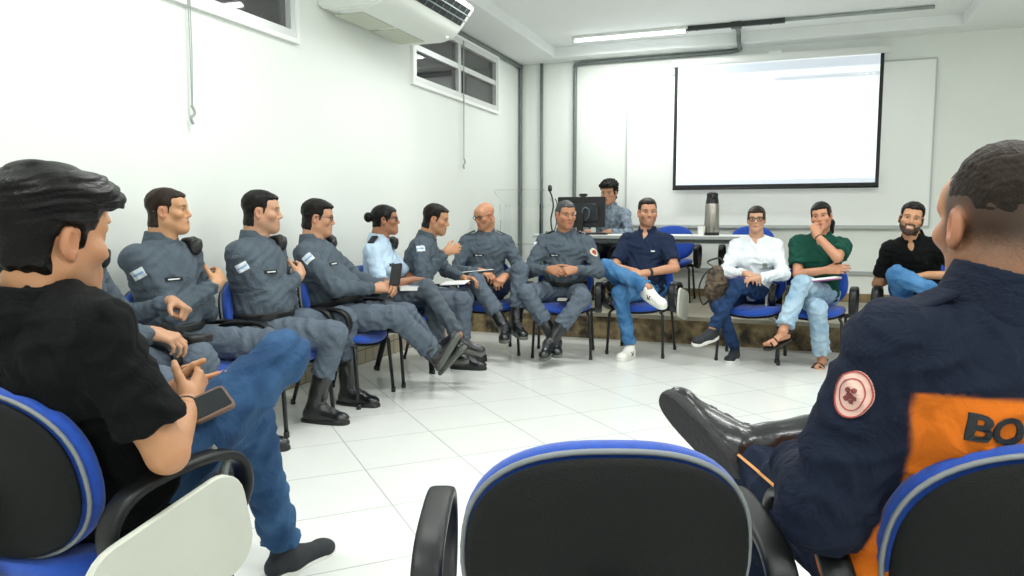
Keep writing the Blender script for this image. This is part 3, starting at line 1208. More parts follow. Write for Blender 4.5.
    # ---- skin -------------------------------------------------------------
    def head_field(s, F, nose=1.0, jaw=1.0, chub=0.0):
        k = s.hs
        hp, M = s.hp, s.hM
        e = lambda c, r, kk=.02, mode='u', MM=None: F.ell(hp(*c), np.array(r) * k, M if MM is None else MM, kk * k, mode)
        c = lambda a, b, ra, rb, kk=.015, mode='u': F.cone(hp(*a), hp(*b), ra * k, rb * k, kk * k, mode=mode)
        e((0, -.018, .036), (.0755, .096, .083))
        e((0, .02, -.028), (.0615 + chub, .07, .085), .03)
        e((0, .062, .045), (.056, .03, .04), .03)
        for sx in (1, -1):
            c((sx * .050 * jaw, .0, -.056), (sx * .015 * jaw, .07, -.097), .016 + chub * .6, .019, .035)
            e((sx * .047, .062, -.022), (.022, .02, .018), .03)
            c((sx * .012, .087, .024), (sx * .046, .074, .027), .009, .008, .018)
            e((sx * .032, .094, .007), (.019, .017, .011), .014, 's')
            e((sx * .0315, .0755, .006), (.0135, .0135, .0135), .002)
            c((sx * .019, .083, .013), (sx * .045, .077, .012), .0045, .004, .006)
            c((sx * .011, .096, -.032), (sx * .013, .094, -.034), .0085, .0075, .008)
            # ear
            e((sx * .079, -.012, -.008), (.0105, .019, .032), .006)
            e((sx * .0855, -.006, -.006), (.007, .0095, .019), .005, 's')
            c((sx * .076, .002, -.028), (sx * .078, -.006, -.038), .0075, .0075, .006)
        c((0, .088, .018), (0, .108 * nose, -.026), .0075, .0115, .012)
        c((0, .066, -.098), (0, .07, -.096), .022, .022, .03)
        e((0, .078, -.062), (.03, .02, .022), .02)
        c((-.02, .089, -.06), (.02, .089, -.06), .0055, .0055, .006)
        c((-.008, .095, -.0585), (.008, .095, -.0585), .006, .006, .006)
        c((-.014, .0925, -.0705), (.014, .0925, -.0705), .007, .007, .006)
        e((0, .104, -.0648), (.026, .012, .0016), .003, 's')
        return F

    def neck_field(s, F):
        k = s.sc
        b = .062 * (.6 + .4 * s.bulk)
        F.cone(s.nb - s.d * .06 * k, s.hp(0, -.02, -.065), b * k, (b - .006) * k, .035)
        F.cone(s.nb - s.d * .05 * k - s.tF * .02, s.hp(0, -.06, -.04), .05 * k, .035 * k, .03)

    def hand_field(s, q):
        F = Fld()
        f, n, curl, thumb, spread = s.hand[q]
        n = nrm(n - f * n.dot(f))
        th = np.cross(f, n) if q == 'R' else np.cross(n, f)
        w = s.wr[q]
        k = s.sc * .98
        F.cone(s.el[q] + (w - s.el[q]) * .55, w, .036 * k * s.bulk ** .5, .0265 * k, .02)
        F.cone(w, w + f * .035 * k, .026 * k, .024 * k, .02, sq=(n, 1.25))
        spec = [(.029, .088, (.040, .025, .020), .0088), (.0095, .092, (.045, .028, .021), .0092),
                (-.010, .087, (.041, .026, .020), .0086), (-.028, .077, (.032, .019, .018), .0076)]
        for off, ln, segs, r in spec:
            kn = w + (f * ln + th * off) * k
            F.cone(w + (f * .02 + th * off * .55) * k, kn - n * .003 * k, .0155 * k, .0115 * k, .016)
        for i, (off, ln, segs, r) in enumerate(spec):
            p = w + (f * ln + th * off) * k - n * .001
            ang = 0.0
            dv = nrm(f + th * (off * (1.5 + spread * 8)))
            for j, sl in enumerate(segs):
                ang += math.radians(curl[j] * (1 + .07 * (i - 1)))
                dd = nrm(dv * math.cos(ang) + n * math.sin(ang))
                p2 = p + dd * sl * k
                F.cone(p, p2, (r - .0008 * j) * k, (r - .0008 * (j + 1)) * k, .004 if j else .008)
                p = p2
        tc = thumb if thumb is not None else (.8, .75, .45)
        p = w + (f * .022 + th * .022 + n * .004) * k
        d1 = nrm(th * tc[0] + f * tc[1] * .9 + n * tc[2])
        d2 = nrm(th * tc[0] * .35 + f * tc[1] * 1.2 + n * tc[2])
        p1 = p + d1 * .042 * k
        p2 = p1 + nrm(d1 + d2) * .03 * k
        p3 = p2 + d2 * .025 * k
        F.cone(w + f * .012 * k, p, .016 * k, .016 * k, .015)
        F.cone(p, p1, .0155 * k, .0115 * k, .014)
        F.cone(p1, p2, .0112 * k, .0098 * k, .006)
        F.cone(p2, p3, .0098 * k, .0078 * k, .005)
        return F

    def skin(s, root_loc, skin='c68a66', lipc='a5574a', bare=(), browc='1a1310', beard=None, hres=.0042, ares=.006,
             nres=.0036, iris='2a1a10', stubble=None, nose=1.0, chub=0.0, jaw=1.0, fade=None, bald=None, barefeet=False,
             feet=None, smile=0.0):
        """one body mesh: head, neck, torso, arms with hands, legs.  Fine chunks for head and hands."""
        base = lin(skin)
        k = s.sc
        HF = Fld()
        s.neck_field(HF)
        s.head_field(HF, nose, jaw, chub)
        s.HF = HF
        chunks = []
        lo, hi = HF.bounds(.012)
        chunks.append((HF, lo, hi, hres))
        fine = [(lo, hi)]
        s.AF = {}
        for q in ('R', 'L'):
            G = s.hand_field(q)
            lo = np.min([o[1] for o in G.ops[1:]], 0) - .012
            hi = np.max([o[2] for o in G.ops[1:]], 0) + .012
            s.AF[q] = G
            chunks.append((G, lo, hi, nres))
        B = Fld()
        b = s.bulk
        B.ell(s.P + s.d * .33 * k, np.array([.15 * b, .095 * b, .17]) * k, s.tM, .03)
        B.ell(s.nb - s.d * .085 * k + s.tF * .04 * k, np.array([.07, .05, .065]) * k, s.tM, .03)
        B.ell(s.P + s.d * .12 * k, np.array([.135 * b, .095 * b, .14]) * k, s.tM, .04)
        B.cone(s.nb - s.d * .07 * k, s.nb, .06 * k, .045 * k, .03)
        for q in ('R', 'L'):
            B.cone(s.nb - s.d * .07 * k, s.sh[q], .045 * k, .045 * k, .03)
            B.cone(s.sh[q], s.el[q], .048 * k * b, .038 * k * b ** .5, .02)
            B.cone(s.el[q], s.wr[q], .040 * k * b ** .5, .0265 * k, .012)
            B.cone(s.hipj[q], s.kn[q], .062 * k, .040 * k, .03)
            B.cone(s.kn[q], s.kn[q] * .5 + s.an[q] * .5, .039 * k, .038 * k, .02)
            B.cone(s.kn[q] * .5 + s.an[q] * .5, s.an[q], .038 * k, .030 * k, .02)
            t, u = s.toe[q], s.fu[q]
            B.cone(s.an[q] - u * .045 * k - t * .02, s.an[q] - u * .05 * k + t * .15 * k, .03 * k, .018 * k, .02)
        lo, hi = B.bounds(.02)
        chunks.append((B, lo, hi, .015 if not bare else .0095))
        if feet:
            for q in feet:
                G = Fld()
                t, u = s.toe[q], s.fu[q]
                a = s.an[q]
                r_ = np.cross(t, u)
                G.cone(s.kn[q] * .3 + a * .7, a, .04 * k, .031 * k, .02)
                G.cone(a, a - u * .05 * k - t * .03, .031 * k, .027 * k, .02)
                G.cone(a - u * .02, a - u * .055 * k + t * .1 * k, .031 * k, .026 * k, .02, sq=(u, 1.25))
                for i in range(5):
                    o = (i - 2) * .0155 * (1 if q == 'R' else -1)
                    G.cone(a - u * .058 * k + t * .1 * k + r_ * o, a - u * .066 * k + t * (.165 - .012 * abs(i - 1.0)) * k + r_ * o * 1.15,
                           .012, .0085 if i else .011, .008)
                l2, h2 = G.bounds(.012)
                chunks.append((G, l2, h2, .005))
        VV, FF, CC, nv = [], [], [], 0
        for G, lo, hi, h in chunks:
            D, l0 = G.grid(lo, hi, h)
            V, Fc = surface_nets(D, l0, h)
            VV.append(V)
            FF.append(Fc + nv)
            nv += len(V)
        V = np.concatenate(VV)
        Fc = np.concatenate(FF)
        # complexion
        C = np.tile(np.array(base), (len(V), 1))
        x, y, z = s.hl(V[:, 0], V[:, 1], V[:, 2])
        near = (np.abs(x) < .12) & (np.abs(y) < .15) & (z > -.16) & (z < .16)
        ax = np.abs(x)

        def blend(m, col, amt=1.0):
            m = (np.clip(m, 0, 1) * amt * near)[:, None]
            C[:] = C * (1 - m) + np.array(col) * m
        rs = np.random.RandomState(len(V) % 997)
        jit = rs.rand(len(V)) * .008
        ss = lambda v, a, b_: np.clip((v - a) / (b_ - a), 0, 1)
        blend(ss(y, .05, .07) * np.exp(-((ax - .045) / .02) ** 2 - ((z + .03) / .02) ** 2), lin('b0604a'), .25)
        blend(np.exp(-((ax - .083) / .014) ** 2) * (np.abs(z + .008) < .04), lin('b0604a'), .3)
        if stubble:
            m = ss(-z, .03, .055) * ss(y, .0, .02) + ss(-z, .05, .06) * ss(y, -.01, .01)
            m = np.clip(m, 0, 1) * (1 - np.exp(-((x / .03) ** 2 + ((z + .065) / .013) ** 2) ** 2) * .8)
            blend(m * (z > -.125), lin('2a211c'), stubble)
        if beard:
            moust = (np.abs(z + .046 + jit * .3) < .0065) * (ax < .032) * (y > .07)
            goat = ((ax < .03) & (z < -.079) & (y > .03)) | ((ax < .036) & (ax > .024) & (z < -.04) & (z > -.09) & (y > .06))
            side = (z < -.05 - .25 * (y - .02) + jit) & (y > .0) & (ax > .028) & (z > -.125)
            side2 = (ax > .05) & (y > .004 - jit) & (y < .034 + jit) & (z < .01) & (z > -.1)
            under = (z < -.1) & (y > .02) & (z > -.125)
            blend(np.clip(moust * 1. + goat + side + side2 + under, 0, 1), lin('120d0b'), beard)
        lip = np.exp(-(((x / .025) ** 2 + ((z + .0645) / .0115) ** 2) ** 2)) * (y > .08)
        blend(lip, lin(lipc), .85)
        if smile:
            blend(np.exp(-(((x / .019) ** 2 + ((z + .0645) / .005) ** 2) ** 2)) * (y > .08), lin('e8e0d8'), smile)
        else:
            blend(np.exp(-(((x / .022) ** 2 + ((z + .0648) / .0022) ** 2) ** 2)) * (y > .08), lin('5a2b26'), .8)
        brow = np.exp(-(((ax - .033) / .0185) ** 4 + ((z - .0265 + .0012 * np.sign(ax - .033) * ((ax - .03) / .01) ** 2) / .0038) ** 4)) * (y > .05)
        blend(brow, lin(browc), .75)
        eye = np.exp(-(((ax - .0315) / .0135) ** 4 + ((z - .0055) / .0055) ** 4)) * (y > .06)
        blend(eye, lin('a3968b'), .7)
        blend(np.exp(-(((ax - .0315) / .0068) ** 4 + ((z - .0058) / .0066) ** 4)) * (y > .07), lin(iris), 1)
        blend(np.exp(-(((ax - .032) / .0165) ** 4 + ((z - .0125) / .0024) ** 4)) * (y > .06), lin('1c1210'), .6)
        if fade:
            col, amt, z0, z1, yf = fade
            m = ss(z + jit * 2 - .25 * np.clip(-y - .02, 0, .1) * -1, z0, z1) * ss(-y, -yf - .01, -yf + .02)
            m = np.maximum(m, ss(z, .075, .085))
            m *= 1 - np.exp(-(((ax - .084) / .012) ** 2 + ((z + .01) / .035) ** 4 + ((y + .01) / .03) ** 4))
            blend(m, lin(col), amt)
        o = fast_mesh('person', V, Fc, mat('skin', 'c68a66', .5, bump=.08, bscale=220, attr='Col', var=.06, vscale=30), None, s.base, C)
        o.location = s.base
        s.root = o
        return o

    # ---- hair -------------------------------------------------------------
    def hair(s, color='14100e', style='short', h=.0042, top=.018, sidet=.004, fr=.07, noise=.004, freq=60, rough=.45, lowback=-.09,
             extra=None, name='hair', swept=0.0, temple=.036, low=.022, taper=.014):
        """short hair follows the skull; allowed() cuts the hairline"""
        HF = s.HF
        lo, hi = s.hp(0, 0, .02) - .2 * s.hs, s.hp(0, 0, .02) + .2 * s.hs
        D, l0 = HF.grid(lo, hi, h, .07)
        ax = [(l0[i] + h * np.arange(D.shape[i])) for i in range(3)]
        x, y, z = s.hl(ax[0][:, None, None], ax[1][None, :, None], ax[2][None, None, :])
        ssn = lambda v, a, b: np.clip((v - a) / (b - a), 0, 1)
        t = sidet + (top - sidet) * ssn(z, .03, .095) ** 1.2
        if swept:
            t = t + swept * ssn(z, .045, .085) * ssn(y, -.02, .07) * (1 - .25 * np.sin(x * 60 + y * 20))
            st = np.sin(freq * 2.2 * (z - .35 * y) + 3 * np.sin(22 * y) + 8 * x) + .6 * np.sin(freq * 4.5 * (z - .3 * y + .2 * x) + 2 * np.sin(40 * y))
            t = t + noise * st * ssn(z, .0, .06)
        else:
            st = np.sin(freq * (x + .6 * y) + 2 * np.sin(freq * .7 * z)) * np.sin(freq * (y - .5 * z) + 2 * np.sin(freq * .6 * x)) + .5 * np.sin(2.3 * freq * (z + x * .5)) * np.sin(2.1 * freq * (y + .3 * x))
            t = t + noise * st
        jn = .004 * np.sin(140 * x + 90 * z) * np.sin(120 * y + 60 * x)
        dA = -(z - (fr + .35 * np.minimum(0, y - .05) * -1 * 0 - .018 * ssn(-y, -.06, .0))) + jn
        dA = np.maximum(dA, 0 * dA - 1)
        A = np.maximum(-(z - fr) + jn, y - .2)
        T = np.maximum(-(z - (fr - .03) + 0 * y), y - (temple + .018 * (1 - ssn(np.abs(x), .03, .07)))) + jn
        B = np.maximum(y - temple + jn, -(z - low))
        Cc = np.maximum(y + .03 + jn, -(z - lowback) + jn)
        Sb = np.maximum(np.maximum(np.abs(y - .021) - .009, -(z + .02)), 0 * z - 1) + jn
        allow = smin(smin(smin(A, T, .02), smin(B, Cc, .03), .025), Sb, .012)
        if style == 'long':
            Cc2 = np.maximum(y - .03 + jn, -(z + .03))
            allow = smin(allow, Cc2, .02)
        t = (t + .0015) * ssn(-allow, .0, taper) - .0015
        hair = D - t * s.hs
        # never over the ears
        if style != 'long':
            ear = ((np.abs(x) - .085) / .02) ** 2 + ((y + .008) / .03) ** 2 + ((z + .012) / .042) ** 2 - 1
            hair = np.maximum(hair, -ear * .02 * s.hs)
        hair = np.maximum(hair, allow * s.hs)
        if extra is not None:
            E = Fld()
            extra(s, E)
            De, _ = E.grid(lo, l0 + h * (np.array(D.shape) - 1.5), h)
            De = De[:D.shape[0], :D.shape[1], :D.shape[2]]
            n = [min(a, b) for a, b in zip(De.shape, hair.shape)]
            hair = smin(hair[:n[0], :n[1], :n[2]], De[:n[0], :n[1], :n[2]], .006)
        V, Fc = surface_nets(np.ascontiguousarray(hair, np.float32), l0, h)
        m = mat('hair_' + color, color, rough, bump=.35, bscale=240, var=.35, vscale=120, spec=.2, stretch=(1, .18, .6))
        return fast_mesh(name, V, Fc, m, s.root, s.base)

    # ---- clothes ----------------------------------------------------------
    def top(s, m, sleeve='long', h=.0085, k_sl=.0, fold=.006, ff=42, name='shirt', hem=-.02, loose=.0, crew=.0, seed=1.0,
            puff=0.0, colors=None, chunkh=None, slen=.62, bust=0.0, vneck=0.0):
        k, b = s.sc, s.bulk
        F = Fld()
        g = loose
        F.ell(s.P + s.d * .32 * k, np.array([.172 * b + g, .118 * b + g, .19]) * k, s.tM, .04)
        F.ell(s.P + s.d * .13 * k + s.tF * (.01 + s.belly * .35), np.array([.158 * b + g, .118 * b + g + s.belly, .155 + s.belly * .3]) * k, s.tM, .06)
        F.ell(s.nb - s.d * .075 * k - s.tF * .028, np.array([.10, .055, .055]) * k, s.tM, .04)
        if bust:
            for sx in (1, -1):
                F.ell(s.P + s.d * .29 * k + s.tF * .085 * k + s.tR * sx * .075, np.array([.07, .055, .065]) * k, s.tM, .05)
        if hem < 0:
            F.ell(s.P + s.d * .02, np.array([.175 * b + g, .135 * b + g, .12]) * k, s.tM, .05)
        hz = hem * k
        F.op(lambda X, Y, Z: -((X - s.P[0]) * s.d[0] + (Y - s.P[1]) * s.d[1] + (Z - s.P[2]) * s.d[2] - hz) +
             0 * X, None, None, .0, 'i')
        F.cone(s.nb - s.d * .085 * k, s.nb - s.d * .045 * k - s.tF * .01, .075 * k, .060 * k, .03)
        for q in ('R', 'L'):
            F.cone(s.nb - s.d * .045 * k, s.sh[q] - s.d * .0, .050 * k, .058 * k * b ** .5, .045)
            if sleeve == 'long':
                F.cone(s.sh[q], s.el[q], (.061 * b ** .6 + g + puff) * k, (.051 * b ** .6 + g) * k, .035, fold=(fold * 1.1, 4.5, seed))
                F.cone(s.el[q], s.el[q] + (s.wr[q] - s.el[q]) * .97, (.051 * b ** .6 + g) * k, (.0375 + g * .6) * k, .02, flat=True, fold=(fold, 5.5, seed + 2))
            else:
                e = s.sh[q] + (s.el[q] - s.sh[q]) * slen
                F.cone(s.sh[q], e, (.060 * b ** .6 + g + puff) * k, (.058 * b ** .6 + g + puff) * k, .035, flat=True, fold=(fold * .7, 3, seed))
        # opening for the neck
        F.cone(s.nb - s.d * (.005 + crew) * k, s.hp(0, -.02, -.06), .060 * k, .066 * k, .01, mode='s')
        if vneck:
            F.cone(s.nb - s.d * (.02 + vneck) * k + s.tF * .10 * k, s.nb + s.d * .02 * k + s.tF * .06 * k, .006, .042 * k, .01, mode='s')
        F.op(lambda X, Y, Z: -fold * folds(X - s.base[0], Y - s.base[1], Z, ff, seed), None, None, 0, 'n')
        s.TF = F
        return fld_mesh(F, name, m, h, s.root, s.base, colors=colors)

    def collar(s, m, h=.0042, height=.036, name='collar', openw=.03, r=.068, tilt=.014, parent=None, drop=0.0, vneck=0.0):
        k = s.sc
        F = Fld()
        c0 = s.nb - s.d * (.025 + drop) * k - s.tF * .006
        ax = nrm(s.hp(0, -.02, -.065) - s.nb + s.d * .05)
        c1 = c0 + ax * (height + .025) * k - s.tF * .008
        F.cone(c0, c1, (r + .014) * k, (r + .002) * k, .0, flat=True)
        F.cone(c0 - ax * .05, c1 + ax * .05, (r + .004) * k, (r - .0085) * k, .0, mode='s')
        # opening at the throat
        F.box(c1 + s.tF * (r + .02) * k, (openw, .05, height * .9), s.tM, .005, .006, 's')
        if vneck:
            F.cone(s.nb - s.d * (.02 + vneck) * k + s.tF * .10 * k, s.nb + s.d * .035 * k + s.tF * .06 * k, .006, .046 * k, .01, mode='s')
        # folded wings
        for sx in (1, -1):
            a = c0 + s.tF * (r + .002) * k + s.tR * sx * .022 + s.d * .018
            F.cone(a, a + s.tR * sx * .018 - s.d * .03 - s.tF * .002 * k, .012, .009, .008, sq=(s.tF, 1.6))
        return fld_mesh(F, name, m, h, parent or s.shirt, s.base)

    def trousers(s, m, h=.0085, fold=.006, ff=38, name='trousers', end=1.0, wide=0.0, seed=3.0, slim=0.0, up=.10):
        k, b = s.sc, s.bulk
        F = Fld()
        F.ell(s.P + s.U * .02, np.array([.172 * b, .13 * b, .115]) * k, np.array([s.R, s.Fd, s.U]), .03)
        F.ell(s.P + s.d * .07, np.array([.158 * b, .122 * b, .07]) * k, s.tM, .04)
        hz = up * k
        F.op(lambda X, Y, Z: ((X - s.P[0]) * s.d[0] + (Y - s.P[1]) * s.d[1] + (Z - s.P[2]) * s.d[2] - hz) + 0 * X, None, None, 0, 'i')
        for q in ('R', 'L'):
            hj = s.hipj[q] + s.U * .0
            kn, an = s.kn[q], s.an[q]
            F.cone(hj, kn, (.088 * b - slim * .5) * k, (.066 - slim + wide * .3) * k, .02 if q == 'R' else .012, fold=(fold, 4.5, seed))
            e = kn + (an - kn) * end
            F.cone(kn, e, (.064 - slim + wide * .3) * k, (.054 - slim + wide) * k, .025, flat=True, fold=(fold * 1.2, 5, seed + 1))
        F.op(lambda X, Y, Z: -fold * folds(X - s.base[0], Y - s.base[1], Z, ff, seed), None, None, 0, 'n')
        s.LF = F
        o = fld_mesh(F, name, m, h, s.root, s.base)
        return o

    def belt(s, m, z=.085, h=.006, w=.02):
        F = Fld()
        k, b = s.sc, s.bulk
        F.ell(s.P + s.d * .13 * k + s.tF * (.01 + s.belly * .35), np.array([.168 * b, .128 * b + s.belly, .19]) * k, s.tM, .0)
        F.ell(s.P + s.d * .05, np.array([.168 * b, .134 * b, .12]) * k, s.tM, .03)
        F.op(lambda X, Y, Z: np.abs((X - s.P[0]) * s.d[0] + (Y - s.P[1]) * s.d[1] + (Z - s.P[2]) * s.d[2] - z * k) - w + 0 * X, None, None, 0, 'i')
        return fld_mesh(F, 'belt', m, h, s.root, s.base)

    def shoe(s, q, kind='boot', m=None, msole=None, h=.006, shaft=.17, laces=False, mlace=None):
        k = s.sc
        t, u = s.toe[q], s.fu[q]
        a = s.an[q]
        r_ = np.cross(t, u)
        M = np.array([r_, t, u])
        F = Fld()
        low = a - u * .052 * k
        F.cone(low - t * .03 * k, low + t * .04 * k, .036 * k, .036 * k, .02)
        F.cone(low + t * .03 * k - u * .006, low + t * .15 * k - u * .012, .04 * k, .034 * k, .025, sq=(u, 1.15))
        F.ell(low + t * .155 * k - u * .008, np.array([.042, .05, .03]) * k, M, .02)
        if kind == 'boot':
            kd = nrm(s.kn[q] - a)
            F.cone(a - u * .03, a + kd * shaft * k, .048 * k, .054 * k, .025, flat=True, fold=(.004, 3, 1.))
            F.cone(a + t * .03 - u * .02 * k, low + t * .11 * k + u * .012, .043 * k, .030 * k, .02)
        else:
            F.cone(a - u * .01 * k, low + t * .02, .04 * k, .038 * k, .02)
            F.cone(a + t * .02 - u * .03 * k, low + t * .1 * k, .034 * k, .028 * k, .02)
            kd = nrm(s.kn[q] - a)
            F.cone(a - kd * .01, a + kd * .09, .031 * k, .036 * k, .004, mode='s')
        # flat bottom
        cz = a - u * .083 * k
        F.op(lambda X, Y, Z: -((X - cz[0]) * u[0] + (Y - cz[1]) * u[1] + (Z - cz[2]) * u[2]) + 0 * X, None, None, .004, 'i')
        s.SF = getattr(s, 'SF', {})
        s.SF[q] = F
        o = fld_mesh(F, 'boot' if kind == 'boot' else 'shoe', m, h, s.root, s.base)
        # sole
        ol = []
        for i in range(36):
            an = 2 * math.pi * i / 36
            yy = math.sin(an)
            xx = math.cos(an)
            wdt = .044 + .008 * max(0, yy) - .004 * max(0, -yy)
            ol.append((wdt * k * math.copysign(abs(xx) ** .7, xx), (.064 + .142 * math.copysign(abs(yy) ** .85, yy)) * k))
        T = Matrix(((r_[0], t[0], u[0], a[0] - s.base[0]), (r_[1], t[1], u[1], a[1] - s.base[1]), (r_[2], t[2], u[2], a[2] - s.base[2]), (0, 0, 0, 1)))
        b = MB()
        thick = .026 if kind == 'boot' else .03
        b.slab(ol, -.098 * k, (-.098 + thick) * k, T, .005)
        b.build('sole', msole, o, auto=True)
        if laces:
            for i in range(5):
                f = i / 4
                c = a + t * (.035 + .075 * (1 - f)) * k + u * (-.03 + .05 * f) * k
                dv = -nrm(u * (.9 - .5 * f) + t * (.3 + .6 * f))
                up = nrm(t - dv * t.dot(dv))
                decal(F, c + r_ * (.004 if i % 2 else -.004), dv, nrm(up + r_ * (.25 if i % 2 else -.25)), .05 * k, .007, 'lace', mlace, o, s.base, n=(8, 1), off=.0035, reach=.09)
        return o

    def glasses(s, m, w=.052, hgt=.036, r=.0022, y=.101):
        b = MB()
        rel = lambda *c: s.hp(*c) - s.base
        for sx in (1, -1):
            loop = [rel(sx * .0325 + p[0], y - abs(sx * .0325 + p[0]) * .12, .004 + p[1]) for p in rrect(w, hgt, .014, 4)]
            b.tube(loop, r, 6, closed=True)
            b.tube([rel(sx * .059, y - .007, .012), rel(sx * .082, .06, .012), rel(sx * .084, .0, .01), rel(sx * .083, -.02, -.004)], r * .9, 6)
        b.tube([rel(-.0085, y, .01), rel(0, y + .003, .012), rel(.0085, y, .01)], r, 6)
        return b.build('glasses', m, s.root, smooth=True)

    def ring(s, q, t, m, name='watch', r=.034, w=.014, h=.0045):
        """a band round the forearm at t between elbow and wrist"""
        F = Fld()
        p = s.el[q] + (s.wr[q] - s.el[q]) * t
        dv = nrm(s.wr[q] - s.el[q])
        F.cone(p - dv * w, p + dv * w, r, r, 0)
        F.op(lambda X, Y, Z: np.abs((X - p[0]) * dv[0] + (Y - p[1]) * dv[1] + (Z - p[2]) * dv[2]) - w + 0 * X, None, None, 0, 'i')
        F.cone(p - dv * .1, p + dv * .1, r - .008, r - .008, 0, mode='s')
        return fld_mesh(F, name, m, h, s.root, s.base)

# ------------------------------------------------------------------ the people
m_uni = mat('uniform_grey', '545f69', .85, bump=.25, bscale=320, var=.16, vscale=14, wr=0.35, spec=.22)
m_unit = mat('uniform_trouser_grey', '5f6a77', .85, bump=.25, bscale=320, var=.16, vscale=14, wr=0.35, spec=.22)
m_sky = mat('light_blue_shirt', 'b9cfe4', .8, bump=.2, bscale=320, var=.08, vscale=14, wr=0.35, spec=.22)
m_tee = mat('black_cotton', '090b0c', .9, spec=.2, bump=.2, bscale=380, var=.2, vscale=20, wr=0.35)
m_navy = mat('navy_pique', '1d2a44', .85, bump=.3, bscale=420, var=.15, vscale=20, wr=0.35, spec=.22)
m_green = mat('dark_green_knit', '14493c', .85, bump=.3, bscale=380, var=.15, vscale=20, wr=0.35, spec=.22)
m_wht = mat('white_jersey', 'dfe5ea', .85, bump=.2, bscale=380, var=.06, vscale=14, wr=0.35, spec=.22)
m_jean = mat('blue_denim', '203d60', .85, bump=.3, bscale=420, color2='3a5d83', vscale=7, vdetail=8, wr=0.3, spec=.22)
m_jmid = mat('mid_denim', '346492', .85, bump=.3, bscale=420, color2='5585b2', vscale=7, vdetail=8, wr=.3, spec=.22)
m_jdark = mat('dark_denim', '172a49', .85, bump=.3, bscale=420, color2='243f66', vscale=7, vdetail=8, wr=0.3, spec=.22)
m_jlight = mat('light_denim', '86a5bd', .85, bump=.3, bscale=420, color2='a9c0d0', vscale=7, vdetail=8, wr=0.3, spec=.22)
m_camo = mat('patterned_grey_shirt', '59646f', .85, bump=.2, bscale=300, color2='8b98a5', vscale=24, wr=0.35, spec=.22)
m_boot = mat('black_leather', '15171a', .28, bump=.12, bscale=120, coat=.3)
m_bsole = mat('black_rubber', '1b1c1d', .6, bump=.3, bscale=120)
m_gsole = mat('grey_rubber', '5e625c', .7, bump=.4, bscale=100)
m_wshoe = mat('white_trainer', 'e6e4dd', .6, bump=.2, bscale=200)
m_wsole = mat('white_rubber', 'dcdcd6', .55)
m_bshoe = mat('charcoal_mesh', '24282d', .75, bump=.4, bscale=300)
m_lace = mat('grey_lace', '4a4d50', .7)
m_strap = mat('dark_strap', '1a1512', .6)
m_blk = mat('black_accessory', '101112', .45)
m_patch = mat('flag_patch_white', 'dfe6ee', .75)
m_pblue = mat('flag_patch_blue', '8fb2d8', .75)
m_tag = mat('name_tape_black', '14171a', .7)
m_ink = mat('white_thread', 'd9dcdf', .7)
m_navyj = mat('navy_jacket', '141c2e', .85, bump=.2, bscale=320, var=.15, vscale=14, wr=0.35, spec=.22)
m_paper = mat('paper', 'ececea', .7)


def sleeve_patch(P, q, t=.2, w=.062, h=.045, fwd=.25):
    a = P.sh[q] + (P.el[q] - P.sh[q]) * t
    ax = nrm(P.el[q] - P.sh[q])
    out = P.tR * (1 if q == 'R' else -1) * 1.0 + P.tF * fwd + P.d * .15
    out = nrm(out - ax * out.dot(ax))
    o = decal(P.TF, a + out * .05, -out, -ax, w, h, 'sleeve_patch', m_patch, P.shirt, P.base)
    decal(P.TF, a + out * .05 + ax * h * .0, -out, -ax, w * .86, h * .22, 'patch_stripe', m_pblue, o, P.base, off=.0045)


def name_tape(P, sx=.075, z=.315, w=.085, h=.02):
    c = P.P + P.d * z * P.sc + P.tR * sx + P.tF * .12
    o = decal(P.TF, c, -P.tF, P.d, w, h, 'name_tape', m_tag, P.shirt, P.base)
    decal(P.TF, c + P.tR * .0, -P.tF, P.d, w * .6, h * .3, 'name_lettering', m_ink, o, P.base, off=.0045)


def epaulette(P, q, m=None, bars=0):
    F = Fld()
    a, b_ = P.nb - P.d * .02, P.sh[q]
    dr = nrm(b_ - a)
    up = nrm(P.d - dr * dr.dot(P.d))
    M = np.array([dr, np.cross(up, dr), up])
    c = a * .32 + b_ * .68 + up * .064
    F.box(c, (.052, .024, .006), M, .005)
    o = fld_mesh(F, 'epaulette', m or m_uni, .004, P.shirt, P.base)
    for i in range(bars):
        G = Fld()
        G.box(c + dr * (-.02 + i * .02) + up * .006, (.005, .016, .003), M, .002)
        fld_mesh(G, 'rank_bar', m_ink, .003, o, P.base)


def beret(P, q='L'):
    F = Fld()
    c = P.nb * .2 + P.sh[q] * .8 + P.d * .06 + P.tF * .055
    F.ell(c, (.05, .035, .022), P.tM, .01)
    F.ell(c + P.tF * .028 - P.d * .03, (.042, .02, .04), P.tM, .02)
    F.ell(c - P.tF * .028 - P.d * .02, (.04, .02, .03), P.tM, .02)
    F.op(lambda X, Y, Z: -.004 * folds(X - c[0], Y - c[1], Z - c[2], 70, 1.), None, None, 0, 'n')
    fld_mesh(F, 'folded_beret', m_blk, .005, P.shirt, P.base)


def dress_officer(P, label, hairkw=None, skinkw=None, shirt_m=None, h=.009, tr_m=None, shoes='boot', patches=('R',), eps=(), ber=True, tape=True,
                  seed=1.0, sleeve='long', shaft=.17, tend=.9, sole=None, collar=True):
    skinkw = skinkw or {}
    tag(P.skin(None, **skinkw), label, 'person')
    if hairkw is not None:
        P.hair(**hairkw)
    P.shirt = P.top(shirt_m or m_uni, sleeve, h, name='shirt', hem=.06, seed=seed)
    if collar:
        P.collar(shirt_m or m_uni)
    P.trousers(tr_m or m_unit, h, end=tend, wide=.011, seed=seed + 2)
    P.belt(m_blk)
    for q in ('R', 'L'):
        P.shoe(q, shoes, m_boot, sole or m_bsole, .0065, shaft, True, m_lace)
    for q in patches:
        sleeve_patch(P, q)
    for q in eps:
        epaulette(P, q)
    if ber:
        beret(P)
    if tape:
        name_tape(P)


